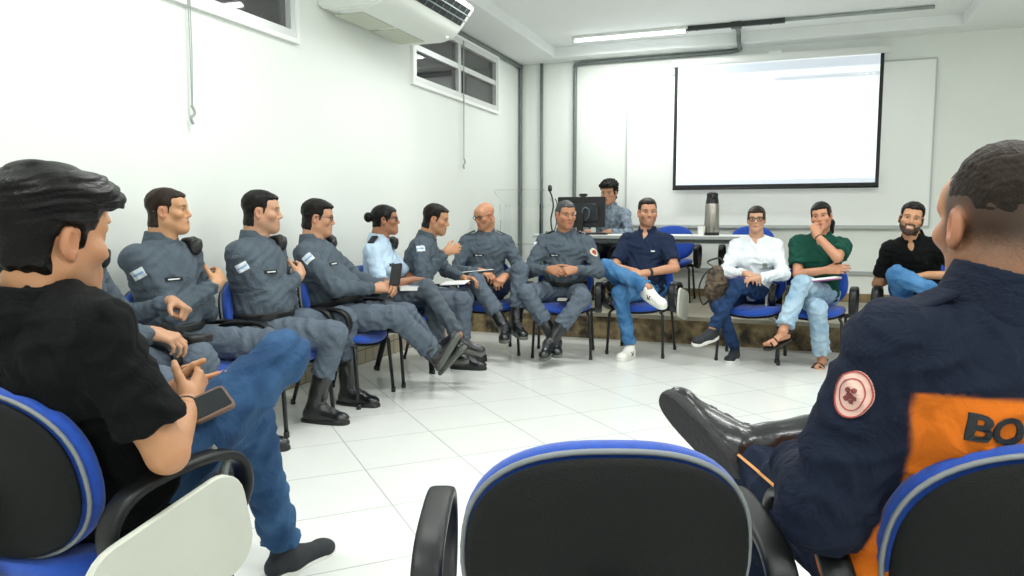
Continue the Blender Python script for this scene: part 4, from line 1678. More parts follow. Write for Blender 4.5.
CROSS_R = dict(wrist=(-.13, .165, .805), pole=(.7, -.1, -1), f=(-.8, -.25, .42), n=(-.25, -.95, -.1), curl=(35, 45, 30))
CROSS_L = dict(wrist=(.03, .075, .755), pole=(-.8, .1, -1), f=(.8, -.6, .0), n=(-.4, -1, -.1), curl=(20, 30, 20))


def sit(P, r=(.13, .42, .095), l=(-.13, .42, .095), splay=.15):
    P.leg('R', r, (splay, .3, 1), (.25, 1, 0))
    P.leg('L', l, (-splay, .3, 1), (-.25, 1, 0))


# --- man in black T-shirt, left foreground
P = Person((-1.45, 1.22), 4, lean=-16, twist=6, sc_=1.0, bulk=1.14, legs=1.14)
P.az = 2
P.head(8, -6, 0, fwd=.055, up=.088, hs=1.05, sx=-.01)
P.arm('R', at(188, 405, 1.72), (.7, -.5, -.6), (-.35, .8, .35), (-.75, -.35, -.2), (28, 40, 25))
P.arm('L', at(168, 398, 1.80), (-.7, -.5, -.6), (.45, .8, .1), (.8, -.3, .2), (28, 40, 25))
P.legk('R', at(298, 342, 2.02), at(205, 420, 2.15), (-.5, .6, .3), (1, 0, .2))
P.leg('L', at(283, 548, 2.28), (.15, .3, 1), (.18, 1, 0))
tag(P.skin(None, skin='c08a63', hres=.0028, ares=.005, nres=.0026, bare=('R', 'L'), stubble=.18, chub=.004),
    'person in black T-shirt and blue jeans seated in the left foreground, ankle on knee', 'person')
P.hair('070606', h=.0026, top=.034, sidet=.011, swept=.012, fr=.062, noise=.0016, freq=95, rough=.36, lowback=-.072, temple=.05)
P.shirt = P.top(m_tee, 'short', .0065, fold=.006, hem=-.06, slen=.80, loose=.006, name='t_shirt', seed=2.)
F = Fld()
F.cone(P.nb - P.d * .05 - P.tF * .035, P.nb - P.d * .004 - P.tF * .014, .092, .0765, 0, flat=True)
F.cone(P.nb - P.d * .10 - P.tF * .055, P.nb + P.d * .042 + P.tF * .006, .080, .062, 0, mode='s')
fld_mesh(F, 'neck_band', m_tee, .004, P.shirt, P.base)
P.trousers(m_jean, .0075, fold=.005, end=.93, wide=.004, seed=4., up=.06)
for q in ('R', 'L'):
    P.shoe(q, 'shoe', m_bshoe, m_wsole, .005)
P.ring('R', .93, m_strap, 'wristband', .031, .004, .003)
chair(-1.50, 1.22, 4, 'armchair under the man in the black T-shirt, grey writing board folded down', 1, 0, G_CH)
c = at(209, 405, 1.70)
slab_thing('tablet_computer', 'brown cased tablet held by the man in the black T-shirt', 'tablet', c, axes((.45, .85, .25), (.35, -.5, .8)), .10, .075, .012,
           mat('brown_leather', '6d5142', .5, bump=.2, bscale=150), .012, None, ['cover', ('screen', .088, .06, .0055, .0075, mat('tablet_glass', '1b1f24', .1), 0, 0, .006)])

# --- officer hidden behind him
P = Person((-2.66, 2.08), 58, lean=4, sc_=1.0, bulk=1.05)
P.az = 58
P.head(60, -8, 0, hs=.9)
P.arm('L', at(172, 302, 3.15), (-.6, .1, -1), (.5, .8, -.35), (.3, -.3, -1), (80, 90, 60))
P.arm('R', at(152, 333, 2.85), (.8, -.3, -.8), (.1, 1, -.3), (-.3, 0, -1), (35, 45, 25))
P.leg('R', (.20, .42, .095), (.3, .3, 1), (.3, 1, 0))
P.leg('L', (-.16, .50, .095), (-.3, .3, 1), (-.2, 1, 0))
dress_officer(P, 'officer in grey uniform mostly hidden behind the man in the black T-shirt', dict(color='171210', h=.0045, top=.03, sidet=.008, swept=.012),
              dict(skin='b88a6a'), patches=())
chair_for(P, 'armchair against the left wall under the officer hidden by the foreground man', 0, 86)

# --- officer with arms crossed, first along the wall
P = Person((-2.80, 2.74), 86, lean=-3, sc_=1.03, bulk=1.05)
P.az = 86
P.head(62, 2, 0, hs=.86, up=.128)
P.arm('R', **CROSS_R)
P.arm('L', **CROSS_L)
P.leg('R', (.18, .36, .095), (.35, .3, 1), (.3, 1, 0))
P.leg('L', (-.12, .34, .095), (-.1, .3, 1), (-.1, 1, 0))
dress_officer(P, 'young officer with crossed arms and short brown hair nearest along the left wall', dict(color='2a1d14', h=.0042, top=.010, sidet=.0025, noise=.002, fr=.066),
              dict(skin='c08f68', hres=.0036), seed=1.3)
# thigh holster
F = Fld()
q_ = P.kn['R'] * .66 + P.hipj['R'] * .34
M = np.array([P.R, nrm(P.kn['R'] - P.hipj['R']), np.cross(P.R, nrm(P.kn['R'] - P.hipj['R']))])
F.box(q_ + M[2] * .085 + P.R * .03, (.035, .10, .022), M, .014)
F.cone(q_ + M[2] * .11 - M[1] * .11, q_ + M[2] * .10 + M[1] * .02, .018, .022, .015)
F.cone(q_ + M[2] * .115 - M[1] * .10, q_ + M[2] * .14 - M[1] * .16 + P.R * .02, .02, .017, .01)
F.box(q_ + M[2] * .09 + M[1] * .09 - P.R * .04, (.05, .022, .018), M, .01, .01)
fld_mesh(F, 'thigh_holster', m_blk, .005, P.root, P.base)
F = Fld()
ax_ = nrm(P.kn['R'] - P.hipj['R'])
q2 = q_ + ax_ * .08
F.cone(q2 - ax_ * .022, q2 + ax_ * .022, .086, .084, 0)
F.op(lambda X, Y, Z: np.abs((X - q2[0]) * ax_[0] + (Y - q2[1]) * ax_[1] + (Z - q2[2]) * ax_[2]) - .02 + 0 * X, None, None, 0, 'i')
fld_mesh(F, 'holster_strap', m_blk, .006, P.root, P.base)
chair_for(P, 'armchair under the young officer with crossed arms and brown hair', 0, 86)

# --- officer with arms crossed and big boots on the floor
P = Person((-2.72, 3.30), 82, lean=-2, sc_=1.03, bulk=1.13, belly=.02)
P.az = 82
P.head(60, -2, 0, hs=.89, up=.13)
P.arm('R', **CROSS_R)
P.arm('L', **CROSS_L)
P.leg('R', at_z(314, 405, .095) , (.1, .3, 1), (.05, 1, 0))
P.leg('L', at_z(348, 389, .095), (-.2, .3, 1), (.1, 1, 0))
dress_officer(P, 'sturdy officer with crossed arms, wristwatch and black boots planted on the floor', dict(color='14110f', h=.0042, top=.014, sidet=.003, noise=.002),
              dict(skin='bf9173', hres=.0036, stubble=.15, chub=.006), seed=2.1, tend=.56, shaft=.25)
P.ring('L', .9, m_blk, 'watch', .047, .014)
chair_for(P, 'armchair under the sturdy officer with the wristwatch', 0, 86)

# --- officer with glasses and phone, legs stretched out
P = Person((-2.68, 3.92), 76, lean=-14, sc_=1.0, bulk=1.16, belly=.065, legs=1.08)
P.az = 76
P.head(62, -6, 0, fwd=.06, hs=.88, up=.128)
P.arm('R', (.06, .30, .70), (.9, -.4, -.6), (-.6, .7, .0), (-.6, -.3, -.6), (35, 45, 25))
P.arm('L', (-.08, .32, .70), (-.9, -.4, -.6), (.55, .7, .05), (.5, -.2, -.7), (35, 45, 25))
P.legk('L', at(398, 314, 4.62), at(452, 378, 5.02), (.16, .69, .75), (-.11, -.77, .6))
P.legk('R', at(390, 317, 4.42), at(452, 371, 4.92), (.08, .52, .85), (-.11, -.77, .6))
dress_officer(P, 'heavy officer with glasses holding a phone, legs stretched out and ankles crossed', dict(color='15110f', h=.0042, top=.02, sidet=.007, noise=.003),
              dict(skin='bd8c6d', chub=.009), seed=2.7, sole=m_gsole)
P.glasses(m_blk, .046, .03)
chair_for(P, 'armchair under the heavy officer with glasses and phone', 0, 86)
c = P.wr['R'] * .5 + P.wr['L'] * .5 + P.v(.0, .10, .08)
slab_thing('mobile_phone', 'black phone in the hands of the heavy officer with glasses', 'phone', c, axes(P.v(.2, 1, .1), P.v(.85, -.3, .45)), .075, .15, .009, m_blk, .01, None,
           ['phone_case', ('screen', .068, .14, .0035, .0055, mat('phone_glass', '0b0d10', .08), 0, 0, .006)])

# --- woman in light blue shirt
P = Person((-2.71, 4.52), 78, lean=2, sc_=.95, bulk=.92, shw=.93)
P.az = 78
P.head(64, 2, 0, hs=.88, up=.135)
P.arm('R', (.08, .28, .705), (.9, -.3, -.7), (-.5, .8, .0), (0, .1, -1), (30, 35, 20))
P.arm('L', (-.16, .34, .62), (-.9, -.1, -.7), (.3, .8, -.5), (.3, -.1, -1), (30, 40, 25))
P.legk('L', at(432, 292, 5.1), at(438, 336, 5.05), (-.1, 1, 0))
P.legk('R', at(443, 282, 5.0), at(447, 318, 4.95), (0, .9, -.2), (.1, .3, 1))


def bun(s, E):
    E.ell(s.hp(0, -.138, .025), np.array([.045, .038, .043]) * s.hs, s.hM, .02)


tag(P.skin(None, skin='99684b', bare=('R', 'L'), ares=.006, lipc='7a3a34', jaw=.86), 'woman with dark hair in a bun, glasses and light blue uniform shirt', 'person')
P.hair('0d0b0b', h=.0042, top=.010, sidet=.007, noise=.0012, fr=.058, temple=.05, extra=bun, rough=.35, lowback=-.06, low=.0)
P.shirt = P.top(m_sky, 'short', .008, fold=.004, hem=.06, slen=.85, bust=1, seed=5.)
P.collar(m_sky)
P.trousers(mat('slate_trousers', '4b555e', .85, bump=.2, bscale=300), .009, end=.95, seed=2.)
P.belt(m_blk)
for q in ('R', 'L'):
    P.shoe(q, 'shoe', m_boot, m_gsole, .006)
    epaulette(P, q, m_blk)
name_tape(P)
P.glasses(m_strap, .046, .03)
beret(P)
chair_for(P, 'armchair under the woman in the light blue shirt', 0, 86)
c = at(396, 270, 4.95)
slab_thing('notebook', 'white notebook stack on the lap of the woman in light blue', 'notebook', P.l(.06, .27, .655), axes(P.v(1, .3, 0), (0, 0, 1)), .24, .17, .028, m_paper, .01, None,
           ['pages', ('cover', .245, .175, .0145, .018, mat('cover_grey', 'c9ced4', .6), 0, 0, .01)])

# --- officer leaning forward with raised hand
P = Person((-2.72, 4.98), 68, lean=18, twist=6, sc_=1.0, bulk=1.06)
P.az = 68
P.head(74, -12, 0, hs=.9)
P.arm('R', at(446, 252, 5.3), (.5, -.3, -1), (-.3, .9, .3), (-.8, .0, -.2), (45, 60, 35))
P.arm('L', (-.14, .42, .66), (-.9, .2, -.6), (.4, .8, 0), (.2, 0, -1), (35, 45, 25))
sit(P, (.14, .40, .095), (-.12, .40, .095))
dress_officer(P, 'officer leaning forward with a raised hand, talking to the bald officer', dict(color='1c1512', h=.0045, top=.014, sidet=.006, noise=.002),
              dict(skin='b88662', stubble=.15), ber=False, tape=False, seed=3.3)
chair_for(P, 'armchair under the officer leaning forward with raised hand', 0, 86)
slab_thing('paper_sheet', 'white paper sheet on the knee of the officer leaning forward', 'paper', P.l(.02, .36, .640), axes(P.v(1, -.3, 0), P.v(.1, -.1, 1)), .15, .20, .004, m_paper, .004)

# --- bald officer with glasses
P = Person((-2.42, 5.80), 150, lean=4, sc_=1.0, bulk=1.02)
P.az = 150
P.head(206, -18, 0, hs=.88)
P.arm('R', (.08, .30, .70), (.9, -.2, -.7), (-.7, .6, -.3), (-.3, -.2, -1), (35, 45, 25))
P.arm('L', (-.12, .32, .66), (-.9, -.2, -.7), (.6, .6, -.45), (.3, -.2, -1), (40, 50, 30))
P.leg('R', at(505, 325, 5.75), (.6, .3, 1), (.2, 1, -.1))
P.leg('L', at(516, 322, 5.85), (-.3, .3, 1), (-.2, 1, -.1))
dress_officer(P, 'bald officer with glasses looking down at a dark folder on his lap', None, dict(skin='bb8463', stubble=.2, browc='2a211c'),
              ber=False, patches=(), eps=('R', 'L'), seed=4.1, sole=m_gsole, tend=.74, shaft=.2)
P.glasses(m_blk, .046, .03)
chair_for(P, 'armchair in the corner under the bald officer')
slab_thing('folder', 'dark folder with pale edge on the lap of the bald officer', 'folder', P.l(.12, .26, .672), axes(P.v(1, .1, 0), P.v(.1, -.25, 1)), .28, .20, .02, m_blk, .008, None,
           ['cover', ('pages', .27, .19, .0101, .016, m_paper, 0, 0, .006)])

# --- grey-haired officer facing the camera
P = Person((-1.76, 5.94), 168, lean=2, sc_=1.0, bulk=1.14, belly=.03, shw=1.06)
P.az = 168
P.head(142, -6, 0, hs=.92)
P.arm('R', (.10, .30, .72), (.9, -.3, -.6), (-.75, .6, -.1), (-.5, -.5, -.4), (45, 55, 30))
P.arm('L', (-.10, .30, .72), (-.9, -.3, -.6), (.75, .6, -.1), (.5, -.5, -.4), (55, 60, 30))
P.leg('R', at(556, 338, 5.75), (.9, .3, 1), (-.15, 1, -.15))
P.leg('L', at(549, 341, 5.65), (-.9, .3, 1), (.15, 1, -.15))
dress_officer(P, 'grey-haired officer facing the camera with clasped hands and rank epaulettes', dict(color='4a4a4c', h=.0045, top=.011, sidet=.005, noise=.002),
              dict(skin='b27c5c', chub=.008, stubble=.1), ber=False, seed=4.9, sole=m_gsole, tend=.66, shaft=.22)
for q in ('R', 'L'):
    epaulette(P, q, m_tag, 3)
a_ = P.sh['L'] + (P.el['L'] - P.sh['L']) * .3
o = decal(P.TF, a_ + P.tF * .05 - P.tR * .03, -nrm(P.tF * .8 - P.tR * .6), P.d, .06, .065, 'shoulder_badge', mat('badge_cream', 'd8c9b0', .7), P.shirt, P.base, 'disc')
decal(P.TF, a_ + P.tF * .05 - P.tR * .03, -nrm(P.tF * .8 - P.tR * .6), P.d, .036, .04, 'badge_center', mat('badge_red', '9a4438', .7), o, P.base, 'disc', off=.0045)
chair_for(P, 'armchair under the grey-haired officer with clasped hands')
slab_thing('mobile_phone', 'small pale phone on the seat between the knees of the grey-haired officer', 'phone', P.l(.0, .24, .475), axes(P.v(1, 0, 0), (0, 0, 1)), .075, .15, .009,
           mat('pale_phone', 'd5d3c8', .4), .01)

# --- person at the computer behind the table
p = at(606, 190, 7.95)
P = Person((p[0], 8.02), 184, lean=2, sc_=1.0, floor=PZ)
P.az = 184
P.head(186, -10, 0)
P.arm('R', (.14, .36, .74), (.9, -.3, -.7), (-.2, 1, -.1), (0, 0, -1), (25, 30, 20))
P.arm('L', (-.10, .36, .74), (-.9, -.3, -.7), (.2, 1, -.1), (0, 0, -1), (25, 30, 20))
sit(P, (.12, .34, .09), (-.12, .34, .09))
tag(P.skin(None, skin='b98868'), 'person with curly dark hair at the computer, half hidden by the monitor', 'person')
P.hair('1a1412', h=.005, top=.035, sidet=.014, noise=.007, freq=75, fr=.055, rough=.6)
P.shirt = P.top(m_camo, 'long', .01, hem=.0, seed=6.)
P.collar(m_camo)
P.trousers(mat('black_trousers', '15181b', .85), .012, end=.95)
for q in ('R', 'L'):
    P.shoe(q, 'shoe', m_boot, m_bsole, .008)
chair_for(P, 'dark armchair behind the table under the person at the computer', 0, None, .10, PZ)

# --- man in navy polo
P = Person((-1.15, 6.27), 184, lean=-6, sc_=1.03, bulk=1.06, belly=.02)
P.az = 184
P.head(160, -2, 0, hs=.93)
P.arm('R', (.03, .30, .70), (1, -.2, -.5), (-.8, .5, -.2), (-.1, -.4, -.8), (35, 40, 25))
P.arm('L', (-.10, .31, .69), (-1, -.2, -.5), (.8, .5, -.1), (.1, -.4, -.8), (35, 40, 25))
P.legk('R', (.23, .36, .73), (-.19, .52, .58), (-.75, .55, -.3), (-.2, .5, .9))
P.leg('L', at(630, 346, 5.92), (.35, .3, 1), (.12, 1, 0))
tag(P.skin(None, skin='c08b6c', bare=('R', 'L'), stubble=.35, chub=.004, smile=.3), 'man in navy polo shirt, jeans and white trainers with ankle on knee', 'person')
P.hair('221a15', h=.0045, top=.013, sidet=.005, noise=.002)
P.shirt = P.top(m_navy, 'short', .008, fold=.005, hem=-.04, slen=.78, seed=7., vneck=.06)
P.collar(m_navy, openw=.036, vneck=.06)
decal(P.TF, P.P + P.d * .33 - P.tR * .085 + P.tF * .12, -P.tF, P.d, .03, .010, 'chest_emblem', m_ink, P.shirt, P.base)
P.trousers(m_jmid, .008, end=.97, up=.06, slim=.003, seed=5.)
for q in ('R', 'L'):
    sh = P.shoe(q, 'shoe', m_wshoe, m_wsole, .005)
v, f = text_shape('N', .05, .003)
for q, sd in (('R', 1), ('L', -1), ('L', 1), ('R', -1)):
    sd2 = np.cross(P.toe[q], P.fu[q]) * sd
    decal(P.SF[q], P.an[q] - P.fu[q] * .06 + P.toe[q] * (.055 - .017 * sd) , -sd2, P.fu[q], 0, 0, 'trainer_logo', m_bshoe, P.root, P.base, verts2d=[(x - .0, y - .012) for x, y in v], faces=f, off=.002, reach=.1)
P.ring('L', .9, m_blk, 'watch', .034, .013)
chair_for(P, 'armchair with a hanging grey writing board under the man in the navy polo', -1)

# --- woman with glasses in white top
P = Person((-.26, 6.30), 186, lean=0, sc_=.95, bulk=.92, shw=.95)
P.az = 186
P.head(180, -3, 0, hs=.88, up=.14)
P.arm('R', (.03, .30, .70), (1, -.3, -.6), (-.8, .5, -.2), (0, -.4, -.9), (30, 35, 20))
P.arm('L', (-.07, .32, .67), (-1, -.3, -.6), (.8, .5, -.1), (0, -.3, -1), (30, 35, 20))
P.leg('R', at(735, 349, 5.85), (.2, .3, 1), (.1, 1, 0))
P.legk('L', (.10, .44, .64), at(709, 334, 5.65), (.5, .8, -.15), (-.1, .2, 1))


def tail(s, E):
    E.cone(s.hp(0, -.105, .02), s.hp(0, -.115, -.06), .034 * s.hs, .026 * s.hs, .02)
    E.cone(s.hp(0, -.115, -.06), s.hp(0.01, -.10, -.13), .026 * s.hs, .012 * s.hs, .01)


tag(P.skin(None, skin='c29478', lipc='b0605a', jaw=.86), 'woman with glasses in a white long-sleeved top and dark jeans', 'person')
P.hair('2a1e19', h=.0045, top=.011, sidet=.007, noise=.0012, fr=.058, temple=.052, extra=tail, low=-.018, lowback=-.06, rough=.4)
P.shirt = P.top(m_wht, 'long', .008, fold=.005, hem=-.05, loose=.004, bust=1, crew=.025, seed=8., vneck=.03)
P.trousers(m_jdark, .008, end=.97, up=.05, slim=.006, seed=6.)
for q in ('R', 'L'):
    P.shoe(q, 'shoe', m_bshoe, m_wsole, .005)
P.glasses(m_strap, .05, .036, .0026)
decal(P.TF, P.P + P.d * .24 - P.tR * .09 + P.tF * .12, -P.tF, P.d, .035, .045, 'printed_emblem', mat('print_grey', '8d9a92', .7), P.shirt, P.base)
chair_for(P, 'armchair under the woman with glasses, a bag hanging at its side')
slab_thing('notebook', 'thin purple notebook on the lap of the woman with glasses', 'notebook', P.l(.02, .30, .655), axes(P.v(1, .2, 0), P.v(0, -.2, 1)), .20, .14, .010,
           mat('purple_cover', '7a4f7c', .6), .006)
# bag beside her
c = at(717, 283, 5.97)
F = Fld()
F.ell((0, 0, 0), (.085, .12, .145), None, .0)
F.box((.01, 0, -.05), (.075, .11, .10), None, .05, .03)
F.ell((-.02, -.08, -.04), (.07, .05, .085), None, .02)
F.op(lambda X, Y, Z: -.007 * folds(X, Y, Z, 48, 1.), None, None, 0, 'n')
e = tag(fld_mesh(F, 'shoulder_bag', mat('patterned_bag', '211d19', .7, bump=.3, bscale=160, color2='65543f', vscale=26, vdetail=6), .006), 'dark patterned bag hanging on the chair beside the woman with glasses', 'bag')
e.location = (c[0], c[1] - .02, c[2])
b = MB()
b.tube(spline([(-.03, -.04, .13), (-.10, -.05, .06), (-.135, -.05, -.06), (-.10, -.05, -.17), (-.05, -.05, -.13)], 6), (.006, .016), 8)
b.build('strap', m_strap, e, smooth=True)
b = MB()
b.tube(spline([(-.03, .04, .13), (-.08, .03, .17), (.02, .03, .20), (.06, .03, .12)], 6), (.004, .011), 8)
b.build('strap', m_strap, e, smooth=True)

# --- woman in green top
P = Person((.20, 6.34), 188, lean=4, side=-3, sc_=.98, bulk=1.05, shw=.98)
P.az = 188
P.head(190, -2, 8, hs=.92)
P.arm('R', (-.11, .27, .74), (1, -.1, -.7), (-.95, .1, .1), (0, -1, -.2), (25, 30, 20))
P.arm('L', (-.015, .20, .995), (-1, .3, -.9), (.25, -.15, 1), (.2, -1, .2), (60, 65, 35))
P.leg('R', at(822, 358, 5.6), (.1, .3, 1), (.15, 1, 0))
P.legk('L', (.09, .44, .66), at(788, 318, 5.45), (.6, .7, -.25), (0, .2, 1))
tag(P.skin(None, skin='c0896a', bare=('R', 'L'), lipc='9c4f48', jaw=.88, feet=('R', 'L')), 'woman in dark green top and light jeans with a hand at her mouth', 'person')
P.hair('15100f', h=.0045, top=.012, sidet=.008, noise=.0012, fr=.058, temple=.052, extra=lambda s, E: (E.cone(s.hp(0, -.1, .0), s.hp(-.05, -.105, -.07), .04, .032, .02), E.cone(s.hp(-.05, -.105, -.07), s.hp(-.06, -.09, -.15), .032, .014, .02)), low=-.01, lowback=-.06, rough=.4)
P.shirt = P.top(m_green, 'short', .008, fold=.005, hem=-.03, slen=.72, puff=.014, bust=1, crew=.02, seed=9., vneck=.06)
P.collar(m_green, openw=.04, r=.07, vneck=.06)
P.trousers(m_jlight, .008, end=.9, up=.05, wide=.012, seed=7.)
for q in ('R', 'L'):
    t, u, a = P.toe[q], P.fu[q], P.an[q]
    r_ = np.cross(t, u)
    T = Matrix(((r_[0], t[0], u[0], a[0] - P.base[0]), (r_[1], t[1], u[1], a[1] - P.base[1]), (r_[2], t[2], u[2], a[2] - P.base[2]), (0, 0, 0, 1)))
    b = MB().slab([(.04 * math.copysign(abs(math.cos(x)) ** .7, math.cos(x)), .062 + .125 * math.sin(x)) for x in [i * math.pi / 15 for i in range(30)]], -.098, -.08, T, .004)
    so = b.build('sandal', m_strap, P.root, auto=True)
    for y0, zz, ww in ((.135, -.045, .042), (.09, -.03, .042)):
        MB().tube([T @ Vector((ww * math.cos(x), y0, -.085 + (zz + .085) * math.sin(x))) for x in [i * math.pi / 10 for i in range(11)]], (.003, .011), 8, up=tuple(t)).build('strap', m_blk, so, smooth=True)
    MB().tube([T @ Vector((.038 * math.cos(x), -.01 + .03 * math.sin(x) - .015, -.015)) for x in [i * math.pi / 8 for i in range(16)]], (.008, .003), 8, closed=True).build('strap', m_blk, so, smooth=True)
P.ring('L', .92, m_blk, 'wristband', .03, .005, .003)
chair_for(P, 'armchair under the woman in green, its right armrest free of her arm', 1)
slab_thing('notebook', 'white notebook with pink edge on the lap of the woman in green', 'notebook', P.l(-.06, .26, .665), axes(P.v(1, -.15, 0), P.v(.15, -.1, 1)), .26, .19, .016, m_paper, .006, None,
           ['pages', ('cover', .265, .195, -.0125, -.008, mat('pink_cover', 'b9639a', .6), 0, 0, .006)])

# --- bearded man in black T-shirt
P = Person((.95, 6.42), 200, lean=21, side=4, sc_=1.02, bulk=1.02)
P.az = 200
P.head(186, 0, -10, hs=.95)
P.arm('R', at(897, 276, 5.9), (.3, -.15, -1), (-.4, .8, -.2), (-.8, -.1, -.3), (40, 50, 30))
P.arm('L', (-.12, .36, .72), (-1, -.1, -.5), (.7, .7, -.1), (.1, 0, -1), (35, 40, 25))
P.legk('R', (.08, .44, .74), (-.34, .52, .55), (-.5, .7, .3), (.2, .2, 1))
P.leg('L', (-.14, .42, .095), (-.1, .3, 1), (0, 1, 0))
tag(P.skin(None, skin='b98764', bare=('R', 'L'), beard=.92, smile=.9), 'smiling bearded man in black shirt and jeans at the right end', 'person')
P.hair('120e0d', h=.0045, top=.016, sidet=.006, noise=.0025)
P.shirt = P.top(m_tee, 'short', .008, fold=.005, hem=-.04, slen=.78, name='t_shirt', seed=10., vneck=.05)
P.collar(m_tee, openw=.036, vneck=.05)
P.trousers(m_jmid, .008, end=.97, up=.05, seed=8.)
for q in ('R', 'L'):
    P.shoe(q, 'shoe', m_bshoe, m_wsole, .006)
chair_for(P, 'armchair under the smiling bearded man at the right', 0, 192)
c = P.wr['R'] + P.hand['R'][0] * .09 + P.hand['R'][1] * .03
e = tag(empty('pen', tuple(c)), 'silver pen in the right hand of the bearded man', 'pen')
MB().tube([(0, 0, -.05), (0, .01, .06)], .0045, 8).build('barrel', m_steel, e, smooth=True)
MB().tube([(0, .01, .06), (0, .012, .08)], .003, 8).build('tip', m_blk, e, smooth=True)

# --- firefighter at the right foreground
p = at(950, 400, 1.27)
P = Person((.255, 1.435), -38, seat=.415, lean=-6, side=4, twist=0, sc_=1.0, bulk=1.14, shw=1.06)
P.az = -38
P.head(-22, -2, 0, fwd=.03, up=.128, hs=1.0, sx=.02)
P.arm('L', (-.12, .22, .65), (-.6, -.5, -.7), (.6, .7, -.3), (.2, 0, -1), (30, 40, 25))
P.arm('R', (.22, .30, .68), (.9, -.4, -.6), (-.4, .9, -.2), (-.2, 0, -1), (30, 40, 25))
P.legk('L', at(752, 464, 1.70), at(748, 700, 1.76), (-.1, 1, 0))
P.legk('R', (.325, .30, .66), at(772, 440, 1.70), (-.35, .66, .58), (1, 0, .1))
tag(P.skin(None, skin='bd8562', hres=.0028, nres=.0032, fade=('2b2019', .93, -.10, .0, .05)), 'person in navy and orange firefighter jacket seen from behind at right', 'person')
P.hair('2b211a', h=.0028, top=.013, sidet=.003, noise=.0014, freq=190, fr=.07, low=.03, lowback=.0, rough=.6, taper=.06)


def jacket_col(V):
    X = V - P.P
    z = X @ P.d
    x = X @ P.tR
    navy, orange = np.array(lin('141c2e')), np.array(lin('d9701c'))
    arm = np.minimum(P._cap(V, 'R'), P._cap(V, 'L'))

    def el(c, r):
        k0 = np.linalg.norm(((V - c) @ P.tM.T) / r, axis=1)
        k1 = np.linalg.norm(((V - c) @ P.tM.T) / r ** 2, axis=1)
        return k0 * (k0 - 1) / np.maximum(k1, 1e-6)
    tor = np.minimum(el(P.P + P.d * .32, np.array([.21, .15, .19])), el(P.P + P.d * .1 + P.tF * .01, np.array([.2, .15, .2])))
    wide = np.clip((np.abs(x) - .20) / .012, 0, 1) * np.clip((z - .16) / .03, 0, 1)
    m = (1 - wide) * np.clip((.375 + .05 * x - z) / .006 + .5, 0, 1) * np.clip((arm - tor) / .012 + .5, 0, 1)
    return navy * (1 - m[:, None]) + orange * m[:, None]


def _cap(V, q):
    d = np.full(len(V), 9.0)
    for a, b_, r0, r1 in ((P.sh[q] * .5 + P.el[q] * .5, P.el[q], .074, .068), (P.el[q], P.wr[q], .068, .05)):
        ab = b_ - a
        t = np.clip((V - a) @ ab / ab.dot(ab), 0, 1)
        d = np.minimum(d, np.linalg.norm(V - a - t[:, None] * ab, axis=1) - (r0 + t * (r1 - r0)))
    return d


P._cap = _cap
m_jack = mat('jacket_cloth', '1b2233', .85, spec=.2, bump=.2, bscale=320, attr='Col', var=.14, vscale=14, wr=0.35)
P.shirt = P.top(m_jack, 'long', .0055, fold=.0045, hem=-.10, loose=.016, name='jacket', colors=jacket_col, seed=11.)
P.collar(m_navyj, height=.045, r=.078, openw=.03, drop=-.005)
for q in ('R', 'L'):
    epaulette(P, q, m_navyj)
# sleeve badge
a_ = P.sh['L'] + (P.el['L'] - P.sh['L']) * .24
out = nrm(-P.tR * .97 - P.tF * .3)
badge = decal(P.TF, a_ + out * .05, -out, P.d, .062, .072, 'sleeve_badge', mat('badge_pink', 'd9b4a8', .75), P.shirt, P.base, 'disc', (16, 16))
bm_red = mat('badge_ring_red', 'a8473f', .75)
ring_v = [(r * .031 * math.cos(2 * math.pi * i / 40), r * .036 * math.sin(2 * math.pi * i / 40)) for r in (.94, 1.0) for i in range(40)]
ring_f = [(i, (i + 1) % 40, 40 + (i + 1) % 40, 40 + i) for i in range(40)]
decal(P.TF, a_ + out * .05, -out, P.d, 0, 0, 'badge_rim', bm_red, badge, P.base, verts2d=ring_v, faces=ring_f, off=.0045)
ring_v = [(r * .031 * math.cos(2 * math.pi * i / 40), r * .036 * math.sin(2 * math.pi * i / 40)) for r in (.66, .70) for i in range(40)]
decal(P.TF, a_ + out * .05, -out, P.d, 0, 0, 'badge_inner_ring', bm_red, badge, P.base, verts2d=ring_v, faces=ring_f, off=.0045)
vv, ff_ = [], []
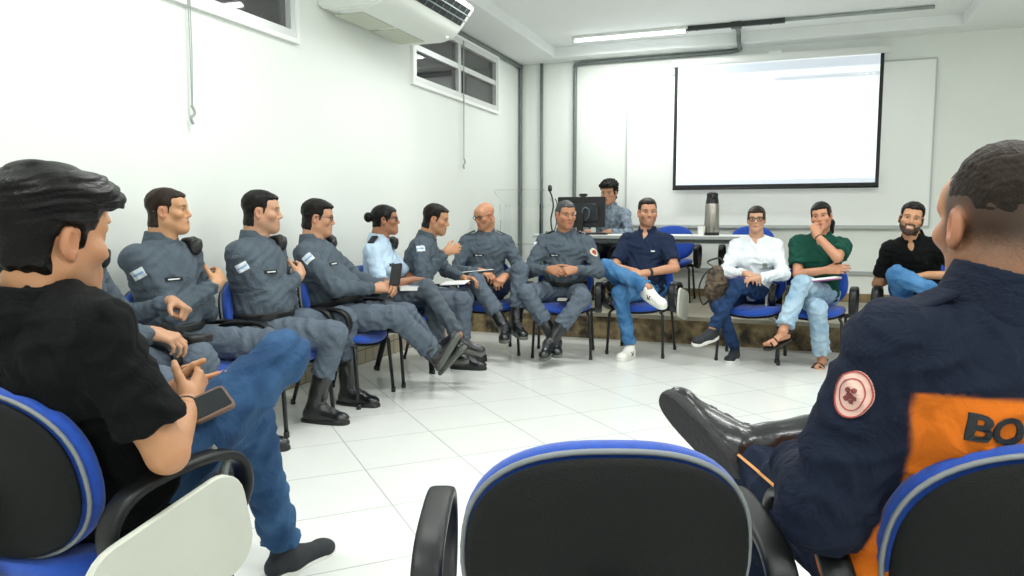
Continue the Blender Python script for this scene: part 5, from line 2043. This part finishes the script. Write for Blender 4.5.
for (cx, cy, rr) in ((-.006, .008, .0055), (.007, .010, .005), (-.001, -.002, .007), (.009, -.005, .005), (-.009, -.010, .0055), (.003, -.014, .0045)):
    n0 = len(vv)
    cx, cy, rr = cx * .8, cy * .8, rr * .8
    vv += [(cx, cy)] + [(cx + rr * math.cos(2 * math.pi * i / 10) * (1 + .3 * (i % 2)), cy + rr * math.sin(2 * math.pi * i / 10)) for i in range(10)]
    ff_ += [(n0, n0 + 1 + i, n0 + 1 + (i + 1) % 10) for i in range(10)]
decal(P.TF, a_ + out * .05, -out, P.d, 0, 0, 'badge_emblem', mat('badge_emblem_red', '7b3a36', .75), badge, P.base, verts2d=vv, faces=ff_, off=.0045)
# lettering on the back
tv, tf = text_shape('BOMBEIROS', .058, .0016)
tw = max(v[0] for v in tv)
lx0 = -.14
cpos = P.P + P.d * .306 - P.tF * .12 + P.tR * lx0
decal(P.TF, cpos, P.tF, P.d, 0, 0, 'back_lettering', mat('dark_print', '1d2226', .8), P.shirt, P.base, verts2d=tv, faces=tf, off=.003)
vv, ff_ = [], []
for i in range(10):
    n0 = len(vv)
    x0 = .03 + i * .024
    for j in range(6):
        y = -.015 - j * .008
        vv += [(x0 + j * .003, y), (x0 + .013 + j * .003, y)]
    ff_ += [(n0 + 2 * j, n0 + 2 * j + 2, n0 + 2 * j + 3, n0 + 2 * j + 1) for j in range(5)]
decal(P.TF, cpos, P.tF, P.d, 0, 0, 'back_stripes', mat('dark_print', '1d2226', .8), P.shirt, P.base, verts2d=vv, faces=ff_, off=.003)
P.trousers(mat('navy_trousers', '1b2438', .85, spec=.2, bump=.2, bscale=320, var=.14, vscale=14), .0065, fold=.006, end=.62, wide=.004, seed=9.)
# piping on the trouser leg
hj, kn = P.hipj['L'], P.kn['L']
for q in ('R', 'L'):
    P.shoe(q, 'boot', m_boot, m_bsole, .0045, .24, True, m_lace)
axl = nrm(kn - hj)
outl = nrm(-P.R * .8 + P.U * .6 - axl * np.dot(-P.R * .8 + P.U * .6, axl))
decal(P.LF, kn - axl * .06 + outl * .06, -outl, axl, .006, .26, 'trouser_piping', mat('orange_piping', 'e0a060', .7), P.root, P.base, n=(2, 24), off=.004)
pc = at(1026, 470, 1.05)
f2 = np.array([math.sin(math.radians(-18)), math.cos(math.radians(-18))])
chair(.39 + .24 * f2[0], 1.265 + .24 * f2[1], -18, 'armchair in the right foreground under the firefighter, dark back shell', 0, 0, G_CH)
